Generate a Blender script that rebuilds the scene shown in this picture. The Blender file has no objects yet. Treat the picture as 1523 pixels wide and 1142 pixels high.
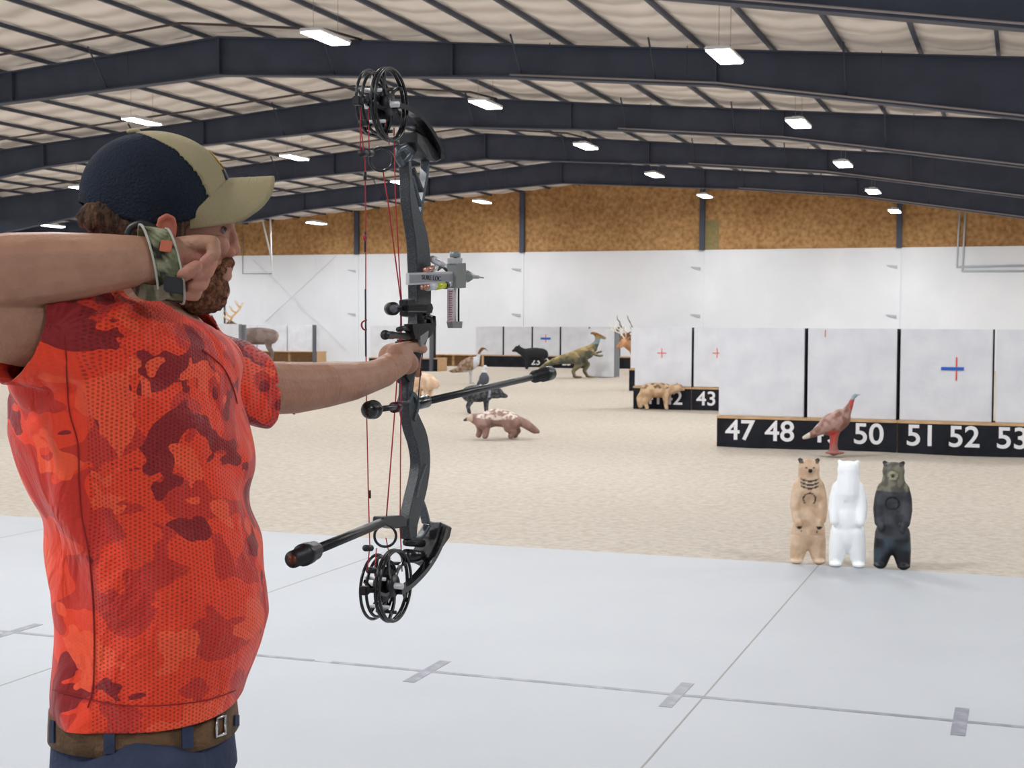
import bpy, bmesh, math, random
from mathutils import Vector, Matrix, noise, Quaternion
random.seed(7)
SC = bpy.context.scene; COL = SC.collection
PI = math.pi
# ------------------------------------------------------------ camera
F = 2130.0; CX = 761.5; CY = 571.0
TH = math.radians(19.66); PITCH = math.atan(85.4/F); ROLL = 0.006
EYE = Vector((0, 0, 1.55))
r0 = Vector((math.cos(TH), math.sin(TH), 0)); fh = Vector((-math.sin(TH), math.cos(TH), 0))
f0 = fh*math.cos(PITCH) - Vector((0, 0, 1))*math.sin(PITCH)
u0 = r0.cross(f0)
CR = r0*math.cos(ROLL) + u0*math.sin(ROLL); CU = u0*math.cos(ROLL) - r0*math.sin(ROLL)
cd = bpy.data.cameras.new('camera'); cam = bpy.data.objects.new('camera', cd); COL.objects.link(cam)
cam.matrix_world = Matrix(((CR.x, CU.x, -f0.x, EYE.x), (CR.y, CU.y, -f0.y, EYE.y), (CR.z, CU.z, -f0.z, EYE.z), (0, 0, 0, 1)))
cd.sensor_width = 36; cd.lens = F/1523*36; cd.clip_start = 0.05; cd.clip_end = 300
cd.dof.use_dof = True; cd.dof.focus_distance = 2.6; cd.dof.aperture_fstop = 20
SC.camera = cam
def ray(u, v): return f0 + CR*((u-CX)/F) - CU*((v-CY)/F)
def W(u, v, d): return EYE + ray(u, v)*d
def G(u, v, z=0.0):
    r = ray(u, v); return EYE + r*((z-EYE.z)/r.z)
def WY(u, v, Y):
    r = ray(u, v); return EYE + r*(Y/r.y)
def PX(n, d): return n*d/F
Z = Vector((0, 0, 1))
# ------------------------------------------------------------ materials
def lin(c): return tuple((x/12.92 if x <= .04045 else ((x+.055)/1.055)**2.4) for x in [k/255 for k in c])+(1,)
MATS = {}
def nd(nt, t, **k):
    n = nt.nodes.new(t)
    for a, b in k.items(): setattr(n, a, b)
    return n
def mat(name, c, rough=.6, metal=0, c2=None, nscale=8, bump=0, bscale=60, lo=.4, hi=.6, spec=.5, det=4, attr=False, stretch=None):
    if name in MATS: return MATS[name]
    m = bpy.data.materials.new(name); m.use_nodes = True; nt = m.node_tree; L = nt.links
    b = nt.nodes['Principled BSDF']; b.inputs['Roughness'].default_value = rough; b.inputs['Metallic'].default_value = metal
    b.inputs['Base Color'].default_value = lin(c); b.inputs['Specular IOR Level'].default_value = spec
    tc = nd(nt, 'ShaderNodeTexCoord'); src = tc.outputs['Object']
    if stretch:
        mp = nd(nt, 'ShaderNodeMapping'); mp.inputs['Scale'].default_value = stretch; L.new(src, mp.inputs[0]); src = mp.outputs[0]
    base = None
    if attr:
        a = nd(nt, 'ShaderNodeAttribute'); a.attribute_name = 'Col'; base = a.outputs['Color']; L.new(base, b.inputs['Base Color'])
    if c2 is not None or attr:
        n = nd(nt, 'ShaderNodeTexNoise'); n.inputs['Scale'].default_value = nscale; n.inputs['Detail'].default_value = det; L.new(src, n.inputs['Vector'])
        mr = nd(nt, 'ShaderNodeMapRange'); mr.inputs[1].default_value = lo; mr.inputs[2].default_value = hi; L.new(n.outputs['Fac'], mr.inputs[0])
        mx = nd(nt, 'ShaderNodeMix', data_type='RGBA')
        if attr:
            mx.blend_type = 'MULTIPLY'; mx.inputs[7].default_value = ((.72, .7, .68, 1) if name == 'strap_camo' else (.9, .88, .87, 1)); L.new(base, mx.inputs[6])
            L.new(mr.outputs[0], mx.inputs[0])
        else:
            mx.inputs[6].default_value = lin(c); mx.inputs[7].default_value = lin(c2); L.new(mr.outputs[0], mx.inputs[0])
        L.new(mx.outputs[2], b.inputs['Base Color'])
    if bump:
        n2 = nd(nt, 'ShaderNodeTexNoise'); n2.inputs['Scale'].default_value = bscale; n2.inputs['Detail'].default_value = 3; L.new(src, n2.inputs['Vector'])
        bp = nd(nt, 'ShaderNodeBump'); bp.inputs['Strength'].default_value = bump; bp.inputs['Distance'].default_value = .01
        L.new(n2.outputs['Fac'], bp.inputs['Height']); L.new(bp.outputs[0], b.inputs['Normal'])
    MATS[name] = m; return m
def emis(name, c, s):
    m = bpy.data.materials.new(name); m.use_nodes = True; b = m.node_tree.nodes['Principled BSDF']
    b.inputs['Emission Color'].default_value = c; b.inputs['Emission Strength'].default_value = s; b.inputs['Base Color'].default_value = (1, 1, 1, 1); return m
# ------------------------------------------------------------ object helpers
def link(name, me, parent=None):
    o = bpy.data.objects.new(name, me); COL.objects.link(o)
    if parent is not None: o.parent = parent
    return o
def tag(o, label=None, cat=None, group=None, kind=None):
    if label: o['label'] = label
    if cat: o['category'] = cat
    if group: o['group'] = group
    if kind: o['kind'] = kind
    return o
def empty(name, loc, rz=0, label=None, cat=None, group=None):
    o = bpy.data.objects.new(name, None); COL.objects.link(o); o.location = loc; o.rotation_euler = (0, 0, rz); o.empty_display_size = .1
    return tag(o, label, cat, group)
def fin(name, bm, m, parent=None, smooth=False, world=False, loc=None):
    """bmesh -> object; world=True means coordinates are world ones (made local to the parent or to loc)"""
    me = bpy.data.meshes.new(name)
    if smooth:
        for f in bm.faces: f.smooth = True
    bm.normal_update(); bm.to_mesh(me); bm.free()
    for k in (m if isinstance(m, (list, tuple)) else [m]): me.materials.append(k)
    o = link(name, me, parent)
    if world: unworld(o, parent, loc)
    return o
def wmat(o):
    M = Matrix.LocRotScale(o.location, o.rotation_euler, o.scale)
    return (wmat(o.parent) @ M) if o.parent else M
def unworld(o, parent, loc=None):
    if parent is not None: o.data.transform(wmat(parent).inverted())
    elif loc is not None:
        o.data.transform(Matrix.Translation(-Vector(loc))); o.location = loc
def BM(): return bmesh.new()
def box(bm, a, b, bev=0, mi=0):
    a = Vector(a); b = Vector(b)
    r = bmesh.ops.create_cube(bm, size=1, matrix=Matrix.LocRotScale((a+b)/2, None, Vector([abs(x) for x in (b-a)])))
    fs = list({f for v in r['verts'] for f in v.link_faces})
    for f in fs: f.material_index = mi
    if bev: bmesh.ops.bevel(bm, geom=list({e for v in r['verts'] for e in v.link_edges}), offset=bev, segments=2, affect='EDGES', clamp_overlap=True)
def obox(bm, c, ax, hs, bev=0):
    """oriented box: centre, three axes, half sizes"""
    M = Matrix.Identity(4)
    for i in range(3):
        v = ax[i].normalized()*hs[i]*2
        for j in range(3): M[j][i] = v[j]
    for j in range(3): M[j][3] = c[j]
    r = bmesh.ops.create_cube(bm, size=1, matrix=M)
    if bev: bmesh.ops.bevel(bm, geom=list({e for v in r['verts'] for e in v.link_edges}), offset=bev, segments=2, affect='EDGES', clamp_overlap=True)
    bmesh.ops.recalc_face_normals(bm, faces=list({f for v in r['verts'] if v.is_valid for f in v.link_faces}))
def frames(pts, up=None):
    out = []; n = len(pts); prev = None
    for i in range(n):
        t = (pts[min(i+1, n-1)]-pts[max(i-1, 0)]).normalized()
        if up is not None: a = (up - t*up.dot(t))
        elif prev is None:
            a = Vector((0, 0, 1)); a = a - t*a.dot(t)
            if a.length < .2: a = Vector((1, 0, 0)) - t*t.x
        else: a = prev - t*prev.dot(t)
        a.normalize(); prev = a; out.append((t, a, t.cross(a)))
    return out
def tube(bm, pts, rad, seg=8, cap=True, up=None, sx=None, closed=False):
    """round tube (or elliptic when sx is given: half size along the second axis)"""
    pts = [Vector(p) for p in pts]; n = len(pts)
    if not isinstance(rad, (list, tuple)): rad = [rad]*n
    if sx is None: sx = rad
    elif not isinstance(sx, (list, tuple)): sx = [sx]*n
    if closed:
        fr = []; prev = None
        for i in range(n):
            t = (pts[(i+1) % n]-pts[i-1]).normalized(); a = up - t*up.dot(t); a.normalize(); fr.append((t, a, t.cross(a)))
    else: fr = frames(pts, up)
    R = []
    for p, r, s, (t, a, b) in zip(pts, rad, sx, fr):
        R.append([bm.verts.new(p + a*(r*math.cos(2*PI*k/seg)) + b*(s*math.sin(2*PI*k/seg))) for k in range(seg)])
    fs = []
    for i in range(n if closed else n-1):
        A = R[i]; B = R[(i+1) % n]
        for k in range(seg): fs.append(bm.faces.new((A[k], A[(k+1) % seg], B[(k+1) % seg], B[k])))
    if cap and not closed:
        fs.append(bm.faces.new(R[0][::-1])); fs.append(bm.faces.new(R[-1]))
    for f in fs: f.smooth = True
    return R
def sweep(bm, pts, ha, hb, up):
    """rectangular bar along pts: ha along `up`-ish axis, hb across"""
    pts = [Vector(p) for p in pts]; n = len(pts)
    if not isinstance(ha, (list, tuple)): ha = [ha]*n
    if not isinstance(hb, (list, tuple)): hb = [hb]*n
    R = []
    for p, x, y, (t, a, b) in zip(pts, ha, hb, frames(pts, up)):
        R.append([bm.verts.new(p + a*i*x + b*j*y) for i, j in ((1, 1), (-1, 1), (-1, -1), (1, -1))])
    for i in range(n-1):
        for k in range(4): bm.faces.new((R[i][k], R[i+1][k], R[i+1][(k+1) % 4], R[i][(k+1) % 4]))
    bm.faces.new(R[0]); bm.faces.new(R[-1][::-1])
def prism(bm, poly, vec):
    """polygon of points extruded by vec (centred)"""
    vec = Vector(vec); A = [bm.verts.new(Vector(p)-vec/2) for p in poly]; B = [bm.verts.new(Vector(p)+vec/2) for p in poly]; n = len(A)
    fs = [bm.faces.new(A[::-1]), bm.faces.new(B)]
    for k in range(n): fs.append(bm.faces.new((A[k], A[(k+1) % n], B[(k+1) % n], B[k])))
    bmesh.ops.recalc_face_normals(bm, faces=fs)
def ico(bm, c, r, M=None, sub=3):
    """ellipsoid; r scalar or 3-vector, M optional 3x3 rotation"""
    if not isinstance(r, (tuple, list, Vector)): r = (r, r, r)
    S = Matrix.Diagonal(Vector((*r, 1)))
    M4 = (M.to_4x4() if M else Matrix.Identity(4))
    bmesh.ops.create_icosphere(bm, subdivisions=sub, radius=1, matrix=Matrix.Translation(Vector(c)) @ M4 @ S)
def cap(bm, a, ra, b, rb, seg=16, sub=2):
    a = Vector(a); b = Vector(b); ico(bm, a, ra, sub=sub); ico(bm, b, rb, sub=sub)
    if (b-a).length > 1e-4: tube(bm, [a, b], [ra, rb], seg=seg)
def chain(bm, L, sub=2):
    for (a, ra), (b, rb) in zip(L[:-1], L[1:]): cap(bm, a, ra, b, rb, sub=sub)
def loft(bm, rings):
    R = [[bm.verts.new(p) for p in r] for r in rings]; n = len(R[0])
    for A, B in zip(R[:-1], R[1:]):
        for k in range(n): bm.faces.new((A[k], A[(k+1) % n], B[(k+1) % n], B[k]))
    bm.faces.new(R[0][::-1]); bm.faces.new(R[-1])
    bmesh.ops.recalc_face_normals(bm, faces=bm.faces[:])
def spline(P, n=6):
    P = [Vector(p) for p in P]; out = []
    for i in range(len(P)-1):
        a = P[max(i-1, 0)]; b = P[i]; c = P[i+1]; d = P[min(i+2, len(P)-1)]
        for k in range(n):
            t = k/n; out.append(.5*((2*b)+(c-a)*t+(2*a-5*b+4*c-d)*t*t+(3*b-a-3*c+d)*t**3))
    out.append(P[-1]); return out
def remesh(bm, vox, it=6, fac=.5):
    """union of the shapes in bm as ONE smooth surface, returned as a bmesh"""
    me = bpy.data.meshes.new('tmp'); bm.to_mesh(me); bm.free(); o = bpy.data.objects.new('tmp', me); COL.objects.link(o)
    m = o.modifiers.new('r', 'REMESH'); m.mode = 'VOXEL'; m.voxel_size = vox
    if it:
        s = o.modifiers.new('s', 'SMOOTH'); s.iterations = it; s.factor = fac
    dg = bpy.context.evaluated_depsgraph_get(); ev = o.evaluated_get(dg); m2 = bpy.data.meshes.new_from_object(ev)
    b = BM(); b.from_mesh(m2); bpy.data.objects.remove(o); bpy.data.meshes.remove(me); bpy.data.meshes.remove(m2)
    for f in b.faces: f.smooth = True
    b.normal_update(); return b
def paint(o, fn):
    me = o.data; a = me.color_attributes.new('Col', 'FLOAT_COLOR', 'POINT')
    for i, v in enumerate(me.vertices): a.data[i].color = lin(fn(v.co, v.normal))
def text_mesh(name, s, size, m, parent, loc, rot, bold=0, ext=.001, sx=1):
    c = bpy.data.curves.new(name, 'FONT'); c.body = s; c.size = size; c.extrude = ext; c.offset = bold; c.align_x = 'CENTER'; c.align_y = 'CENTER'
    t = bpy.data.objects.new('t', c); COL.objects.link(t); dg = bpy.context.evaluated_depsgraph_get()
    me = bpy.data.meshes.new_from_object(t.evaluated_get(dg)); bpy.data.objects.remove(t)
    me.materials.clear(); me.materials.append(m); o = link(name, me, parent); o.location = loc; o.rotation_euler = rot; o.scale = (sx, 1, 1); return o
def copy_tree(o, parent=None):
    c = o.copy(); COL.objects.link(c)
    if parent is not None: c.parent = parent
    for ch in o.children: copy_tree(ch, c)
    return c
def struct(name, bm, m, smooth=False): return tag(fin(name, bm, m, smooth=smooth), kind='structure')
# ------------------------------------------------------------ hall
YW = 56.5; XL, XR = -46.5, 15.5; XRG = -15.5; Y0 = -9.0; BAY = 7.62; YF0 = 18.06
concrete = mat('concrete', (180, 183, 187), .6, c2=(176, 179, 184), nscale=1.3, bump=.08, bscale=12, lo=.35, hi=.7, spec=.3)
sandm = mat('sand', (194, 186, 175), .95, c2=(170, 160, 147), nscale=16, bump=1.0, bscale=34, lo=.3, hi=.75, spec=.1, det=10)
# dark crumbs in the sand
nt = sandm.node_tree; L = nt.links; b = nt.nodes['Principled BSDF']
tc = nd(nt, 'ShaderNodeTexCoord'); vo = nd(nt, 'ShaderNodeTexNoise'); vo.inputs['Scale'].default_value = 11; vo.inputs['Detail'].default_value = 12; vo.inputs['Roughness'].default_value = .72
L.new(tc.outputs['Object'], vo.inputs['Vector']); mr = nd(nt, 'ShaderNodeMapRange'); mr.inputs[1].default_value = .62; mr.inputs[2].default_value = .70; mr.inputs[4].default_value = .7
L.new(vo.outputs['Fac'], mr.inputs[0]); mx = nd(nt, 'ShaderNodeMix', data_type='RGBA'); mx.inputs[7].default_value = lin((150, 132, 108))
old = b.inputs['Base Color'].links[0].from_socket; L.new(old, mx.inputs[6]); L.new(mr.outputs[0], mx.inputs[0]); L.new(mx.outputs[2], b.inputs['Base Color'])
bm = BM(); YS = 9.47
box(bm, (XL, Y0, -.25), (XR, YS, 0)); struct('floor', bm, concrete)
bm = BM(); gx = 150; gy = 118; rows = []
for j in range(gy+1):
    y = YS + (YW-YS)*(j/gy)**1.15; row = []
    for i in range(gx+1):
        x = -34 + 44*i/gx
        h = .022*noise.noise(Vector((x*1.1, y*1.1, 0))) + .012*noise.noise(Vector((x*4, y*4, 3)))
        row.append(bm.verts.new((x, y, (-.012 + h*(0 if j == 0 else 1)))))
    rows.append(row)
for j in range(gy):
    for i in range(gx): bm.faces.new((rows[j][i], rows[j][i+1], rows[j+1][i+1], rows[j+1][i]))
SAND = struct('floor_sand', bm, sandm, smooth=True)
bm = BM(); box(bm, (XL, YS+.01, -.3), (XR, YW, -.06)); struct('floor_subgrade', bm, sandm)
# saw joints in the slab
jm = mat('joint', (150, 148, 142), .9)
for X in (-1.24, -4.1, -6.95, -9.8, 1.62):
    bm = BM(); box(bm, (X-.004, Y0, 0), (X+.004, YS, .0008)); struct('trim_joint', bm, jm)
# painted shooting line with cross marks
tape = mat('worn_tape', (128, 130, 140), .5, c2=(165, 167, 174), nscale=14, lo=.45, hi=.8)
bm = BM(); box(bm, (-10, 5.865, 0), (-3.07, 5.9, .0012)); box(bm, (-2.98, 5.865, 0), (4, 5.9, .0012)); box(bm, (-3.07, 5.87, 0), (-2.98, 5.88, .0008))
tag(fin('shooting_line', bm, tape), 'long thin grey tape line marking the shooting line on the concrete floor', 'floor marking')
for lab, (u, v) in (('tape cross mark on the shooting line nearest the right edge of the picture', (1427, 1079)),
                    ('tape cross mark on the shooting line beside the diagonal floor joint', (1002, 1038)),
                    ('tape cross mark on the shooting line just below the bow', (624, 1005)),
                    ('tape cross mark on the shooting line left of the man', (18, 940))):
    p = G(u, v); bm = BM(); box(bm, (-.028, -.21, 0), (.028, .21, .0016)); o = fin('tape_mark', bm, tape); o.location = (p.x, 5.882, 0)
    tag(o, lab, 'floor marking', 'tape cross marks on the shooting line')
# walls
white = mat('white_liner', (232, 235, 240), .5, c2=(224, 228, 234), nscale=.4, spec=.25)
osb = mat('osb', (206, 166, 116), .8, c2=(146, 106, 66), nscale=6, bump=.3, bscale=20, lo=.25, hi=.75, spec=.2, det=12)
nt = osb.node_tree; L = nt.links; b = nt.nodes['Principled BSDF']
tc = nd(nt, 'ShaderNodeTexCoord'); n = nd(nt, 'ShaderNodeTexNoise'); n.inputs['Scale'].default_value = .35; n.inputs['Detail'].default_value = 2; L.new(tc.outputs['Object'], n.inputs['Vector'])
mr = nd(nt, 'ShaderNodeMapRange'); mr.inputs[1].default_value = .4; mr.inputs[2].default_value = .62; L.new(n.outputs['Fac'], mr.inputs[0])
mx = nd(nt, 'ShaderNodeMix', data_type='RGBA'); mx.blend_type = 'MULTIPLY'; mx.inputs[7].default_value = (.82, .78, .74, 1)
old = b.inputs['Base Color'].links[0].from_socket; L.new(old, mx.inputs[6]); L.new(mr.outputs[0], mx.inputs[0]); L.new(mx.outputs[2], b.inputs['Base Color'])
steel = mat('frame_steel', (68, 75, 93), .55, c2=(60, 67, 84), nscale=1.5, spec=.35)
ZW = 4.62
def roofz(x): return 1.55 + 5.85 - abs(x-XRG)*.084
bm = BM(); box(bm, (XL, YW, 0), (XR, YW+.1, ZW))
x = XL
while x < XR:
    box(bm, (x, YW-.004, 0), (x+.03, YW+.01, ZW)); x += .9
struct('wall_far', bm, white)
bm = BM(); prism(bm, [(XL, YW+.08, ZW), (XR, YW+.08, ZW), (XR, YW+.08, roofz(XR)+.2), (XRG, YW+.08, roofz(XRG)+.2), (XL, YW+.08, roofz(XL)+.2)], (0, .08, 0)); struct('wall_far_upper', bm, osb)
bm = BM(); p = WY(1058, 330, YW); q = WY(1068, 369, YW); box(bm, (p.x-.25, YW+.02, ZW), (p.x+.3, YW+.045, ZW+1.2)); struct('trim_green_patch', bm, mat('green_osb', (128, 124, 84), .8, c2=(150, 130, 85), nscale=6))
bm = BM(); box(bm, (XL-.1, Y0, 0), (XL, YW, roofz(XL)+.1)); struct('wall_left', bm, white)
bm = BM(); box(bm, (XR, Y0, 0), (XR+.1, YW, roofz(XR)+.1)); struct('wall_right', bm, white)
bm = BM(); box(bm, (XL, YW-.015, ZW-.03), (XR, YW, ZW+.03)); struct('trim_1', bm, white)
# far wall columns
dark_col = steel
for i in range(-2, 5):
    X = -4.55 - 7.6*i if i else -4.55
    if X < XL or X > XR: continue
    bm = BM(); box(bm, (X-.1, YW-.16, ZW+.01), (X+.1, YW-.02, roofz(X)+.15)); struct('trim_column', bm, steel)
    bm = BM(); box(bm, (X-.06, YW-.05, 0), (X+.06, YW-.005, ZW)); struct('trim_column_cover', bm, white)
    for z in (1.55+84*60/F, 1.55+17*60/F):
        bm = BM(); prism(bm, [(X-.05, YW-.03, z+.04), (X-.45, YW-.03, z+.07), (X-.45, YW-.03, z+.04), (X-.05, YW-.03, z-.08)], (0, .04, 0))
        struct('trim_bracket', bm, mat('bracket', (178, 182, 188), .5))
# ceiling: white insulation sagging in bands between the purlins
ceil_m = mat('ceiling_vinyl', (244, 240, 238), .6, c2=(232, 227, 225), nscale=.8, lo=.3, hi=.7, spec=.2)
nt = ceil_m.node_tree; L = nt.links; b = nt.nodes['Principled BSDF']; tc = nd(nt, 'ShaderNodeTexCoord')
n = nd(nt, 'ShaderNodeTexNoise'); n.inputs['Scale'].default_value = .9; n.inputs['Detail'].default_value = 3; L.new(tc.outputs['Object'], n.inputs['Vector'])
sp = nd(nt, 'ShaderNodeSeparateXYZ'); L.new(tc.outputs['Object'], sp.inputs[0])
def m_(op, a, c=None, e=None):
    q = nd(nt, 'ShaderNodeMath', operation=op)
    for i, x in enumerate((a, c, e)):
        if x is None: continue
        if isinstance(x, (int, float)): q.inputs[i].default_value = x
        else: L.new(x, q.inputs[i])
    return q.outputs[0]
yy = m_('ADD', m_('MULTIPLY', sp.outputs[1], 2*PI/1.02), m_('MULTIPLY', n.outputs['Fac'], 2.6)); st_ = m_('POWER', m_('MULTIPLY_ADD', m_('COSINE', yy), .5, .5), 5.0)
mx = nd(nt, 'ShaderNodeMix', data_type='RGBA'); mx.blend_type = 'MULTIPLY'; mx.inputs[7].default_value = (.62, .6, .58, 1)  # dark stripes in the vinyl colour imitate the shade of the folds
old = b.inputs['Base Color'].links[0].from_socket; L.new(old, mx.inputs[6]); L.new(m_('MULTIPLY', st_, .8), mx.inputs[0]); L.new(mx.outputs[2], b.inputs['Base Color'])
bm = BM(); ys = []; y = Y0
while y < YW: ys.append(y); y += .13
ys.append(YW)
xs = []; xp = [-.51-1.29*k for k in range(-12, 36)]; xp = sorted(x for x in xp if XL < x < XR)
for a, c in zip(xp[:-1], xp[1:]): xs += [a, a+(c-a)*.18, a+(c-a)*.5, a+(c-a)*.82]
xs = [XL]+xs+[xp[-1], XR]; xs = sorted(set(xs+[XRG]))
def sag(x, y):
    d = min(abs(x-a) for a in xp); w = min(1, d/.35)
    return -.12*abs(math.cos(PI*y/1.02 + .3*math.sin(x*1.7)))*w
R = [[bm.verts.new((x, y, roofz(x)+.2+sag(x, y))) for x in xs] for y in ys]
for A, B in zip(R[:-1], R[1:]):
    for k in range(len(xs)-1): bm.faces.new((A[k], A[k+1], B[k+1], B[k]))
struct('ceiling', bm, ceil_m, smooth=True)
bm = BM(); prism(bm, [(XL, 0, roofz(XL)+.28), (XRG, 0, roofz(XRG)+.28), (XR, 0, roofz(XR)+.28), (XR, 0, roofz(XR)+.36), (XRG, 0, roofz(XRG)+.36), (XL, 0, roofz(XL)+.36)], (0, YW-Y0, 0))
bmesh.ops.translate(bm, vec=(0, (YW+Y0)/2, 0), verts=bm.verts[:]); struct('ceiling_roof', bm, white)
for x in xp:
    if x < -40: continue
    bm = BM(); z = roofz(x); box(bm, (x-.03, Y0, z+.085), (x+.03, YW-.02, z+.165)); struct('trim_purlin', bm, steel)
# rigid frames (tapered I-beams)
def under(x):
    d = abs(x-XRG); P = [(0, .79), (6.3, .64), (10.2, .66), (15.5, 1.04), (31, 2.3)]
    for (a, p), (c, q) in zip(P[:-1], P[1:]):
        if d <= c: return roofz(x) - (p+(q-p)*(d-a)/(c-a))
for k in range(-4, 5):
    Y = YF0 + BAY*k
    if Y < Y0+.5: continue
    X = [XL+.3, -31, -25.7, -21.8, XRG, -9.2, -5.3, 0, 8, XR-.3]
    bm = BM()
    prism(bm, [(x, Y, roofz(x)) for x in X]+[(x, Y, under(x)) for x in X[::-1]], (0, .02, 0))
    for fn, s in ((roofz, -1), (under, 1)):
        for a, c in zip(X[:-1], X[1:]):
            za, zc = fn(a), fn(c)
            prism(bm, [(a, Y, za), (c, Y, zc), (c, Y, zc+.03*s), (a, Y, za+.03*s)], (0, .24, 0))
    for x in (XRG, -5.3, -25.7, -10.4, -20.6, 3.0):
        box(bm, (x-.015, Y-.12, under(x)), (x+.015, Y+.12, roofz(x)))
    box(bm, (XR-.5, Y-.14, 0), (XR-.05, Y+.14, under(XR-.3))); box(bm, (XL+.05, Y-.14, 0), (XL+.5, Y+.14, under(XL+.3)))
    struct('trim_frame', bm, steel)
    # sprinkler / conduit pipe just in front of the frame
    bm = BM(); Yp = Y-1.5
    if Yp > 5: tube(bm, [(XL+.5, Yp, roofz(XL)-.02), (XRG, Yp, roofz(XRG)-.02), (-12.6, Yp+.4, roofz(-12.6)), (-12.3, Y-.1, roofz(-12.3))], .026, 8); struct('trim_pipe', bm, mat('pipe', (70, 60, 62), .5))
    # thin grey pipe under the lower flange on the right
    bm = BM(); tube(bm, [(x, Y-.16, under(x)+.05) for x in (-9.2, -5.3, 0, 8)], .018, 6); struct('trim_conduit', bm, mat('galv', (150, 144, 146), .45, .3))
    # flange braces and sprinkler drops
    bm = BM()
    for x in (-22.5, -18.2, -12.9, -9.0, -6.4, -3.0, .6, 3):
        tube(bm, [(x, Y-.05, under(x)+.03), (x+.02, Y-.75, roofz(x)+.05)], .018, 6)
        tube(bm, [(x+.6, Y-.2, roofz(x)-.03), (x+.6, Y-.2, under(x)+.12)], .008, 5)
    struct('trim_brace', bm, steel)
# lamps
lens = emis('lamp_lens', (1, .98, .95, 1), 30); housing = mat('lamp_housing', (225, 228, 232), .4)
lamp_proto = None; rowsL = [('unseen far right', 3.4, 3.65), ('unseen far left', -34.3, 3.65), ('right', -4.4, 4.15), ('right middle', -11.2, 4.85), ('left middle', -20.0, 4.85), ('left', -27.2, 4.15)]  # both far rows are out of view, added to even the light
ordn = ['first', 'second', 'third', 'fourth', 'farthest']
def lamp():
    e = empty('high_bay_lamp', (0, 0, 0)); bm = BM()
    box(bm, (-.19, -.6, .0), (.19, .6, .06), .015); box(bm, (-.09, -.35, .06), (.09, .35, .11), .01); fin('housing', bm, housing, e)
    bm = BM(); box(bm, (-.17, -.57, -.015), (.17, .57, .0)); fin('lens', bm, lens, e)
    for y in (-.45, .45):
        bm = BM(); tube(bm, [(0, y, .06), (0, y, .95)], .004, 5); fin('hanger', bm, mat('galv', (150, 144, 146)), e)
    return e
lamp_proto = lamp(); used = False
for rn, X, H in rowsL:
    for k in range(-3, 5):
        Y = 21.9 + BAY*k
        if k < -3: continue
        if not used: e = lamp_proto; used = True
        else: e = copy_tree(lamp_proto)
        e.location = (X, Y, 1.55+H)
        tag(e, (f'bright white hanging bay lamp, {ordn[k]} of the {rn} row' if k >= 0 else f'bright bay lamp overhead nearer than the picture shows, {rn} row, {-k} bay back'), 'ceiling lamp', 'hanging bay lamps under the roof')
        ld = bpy.data.lights.new('lamp_light', 'AREA'); ld.shape = 'RECTANGLE'; ld.size = .34; ld.size_y = 1.14; ld.energy = 93; ld.color = (.96, .98, 1)
        lo = bpy.data.objects.new('lamp_light', ld); COL.objects.link(lo); lo.parent = e; lo.location = (0, 0, -.03)
SC.view_settings.view_transform = "Standard"; SC.view_settings.look = "None"; SC.view_settings.exposure = 0; SC.view_settings.gamma = 1
SC.cycles.max_bounces = 12; SC.cycles.diffuse_bounces = 10
w = bpy.data.worlds.new('world'); SC.world = w; w.use_nodes = True; w.node_tree.nodes['Background'].inputs[0].default_value = (.93, .96, 1, 1); w.node_tree.nodes['Background'].inputs[1].default_value = .75
# wall conduits, bracing
cm = mat('conduit_grey', (186, 192, 200), .5)
def wallpipe(name, lab, pts, r=.03, m=cm):
    bm = BM(); P = [WY(u, v, YW-r-.004) for u, v in pts]; tube(bm, P, r, 6); return tag(fin(name, bm, m, world=True, loc=P[0]), lab, 'conduit')
wallpipe('conduit', 'pale grey conduit dropping from the roof and turning right, inner one of the pair', [(1427, 316), (1423, 397), (1560, 394)], .04)
wallpipe('conduit', 'pale grey conduit dropping from the roof and turning right, outer one of the pair', [(1436, 316), (1431, 403), (1560, 403)], .04)
wallpipe('conduit', 'thin dark conduit line on the white wall beside the man, turning right', [(361, 345), (361, 407), (404, 407)], .02, mat('galv', (150, 144, 146)))
wallpipe('vertical_conduit', 'thin dark vertical pipe on the white wall behind the antlers of the left elk', [(334, 425), (334, 481)], .04, steel)
bm = BM()
P = [WY(390, 326, 52), WY(404, 385, 52)]; tube(bm, P, .035, 8); tube(bm, [WY(402, 325, 52), WY(404, 395, 52)], .035, 8); tube(bm, [WY(404, 385, 52), WY(405, 406, 52)], .012, 6)
tag(fin('hanging_pipe', bm, mat('whitepaint', (225, 226, 230), .4), world=True, loc=P[0]), 'white pipes hanging in a narrow V from the roof beside the face of the man', 'pipe')
bm = BM()
for a, c in (((375, 385), (515, 520)), ((500, 380), (395, 478))): tube(bm, [WY(*a, YW-.1), WY(*c, YW-.1)], .012, 5)
struct('trim_wall_bracing', bm, mat('brace_white', (222, 225, 230), .5))
bm = BM(); p = WY(309, 475, YW-.11); box(bm, p-Vector((.22, .1, .18)), p+Vector((.22, .1, .2)), .02); tag(fin('electrical_box', bm, mat('boxgrey', (92, 98, 110), .5), world=True, loc=p), 'small dark grey box on the white wall above the foam block, near the chin', 'electrical box')
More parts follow.
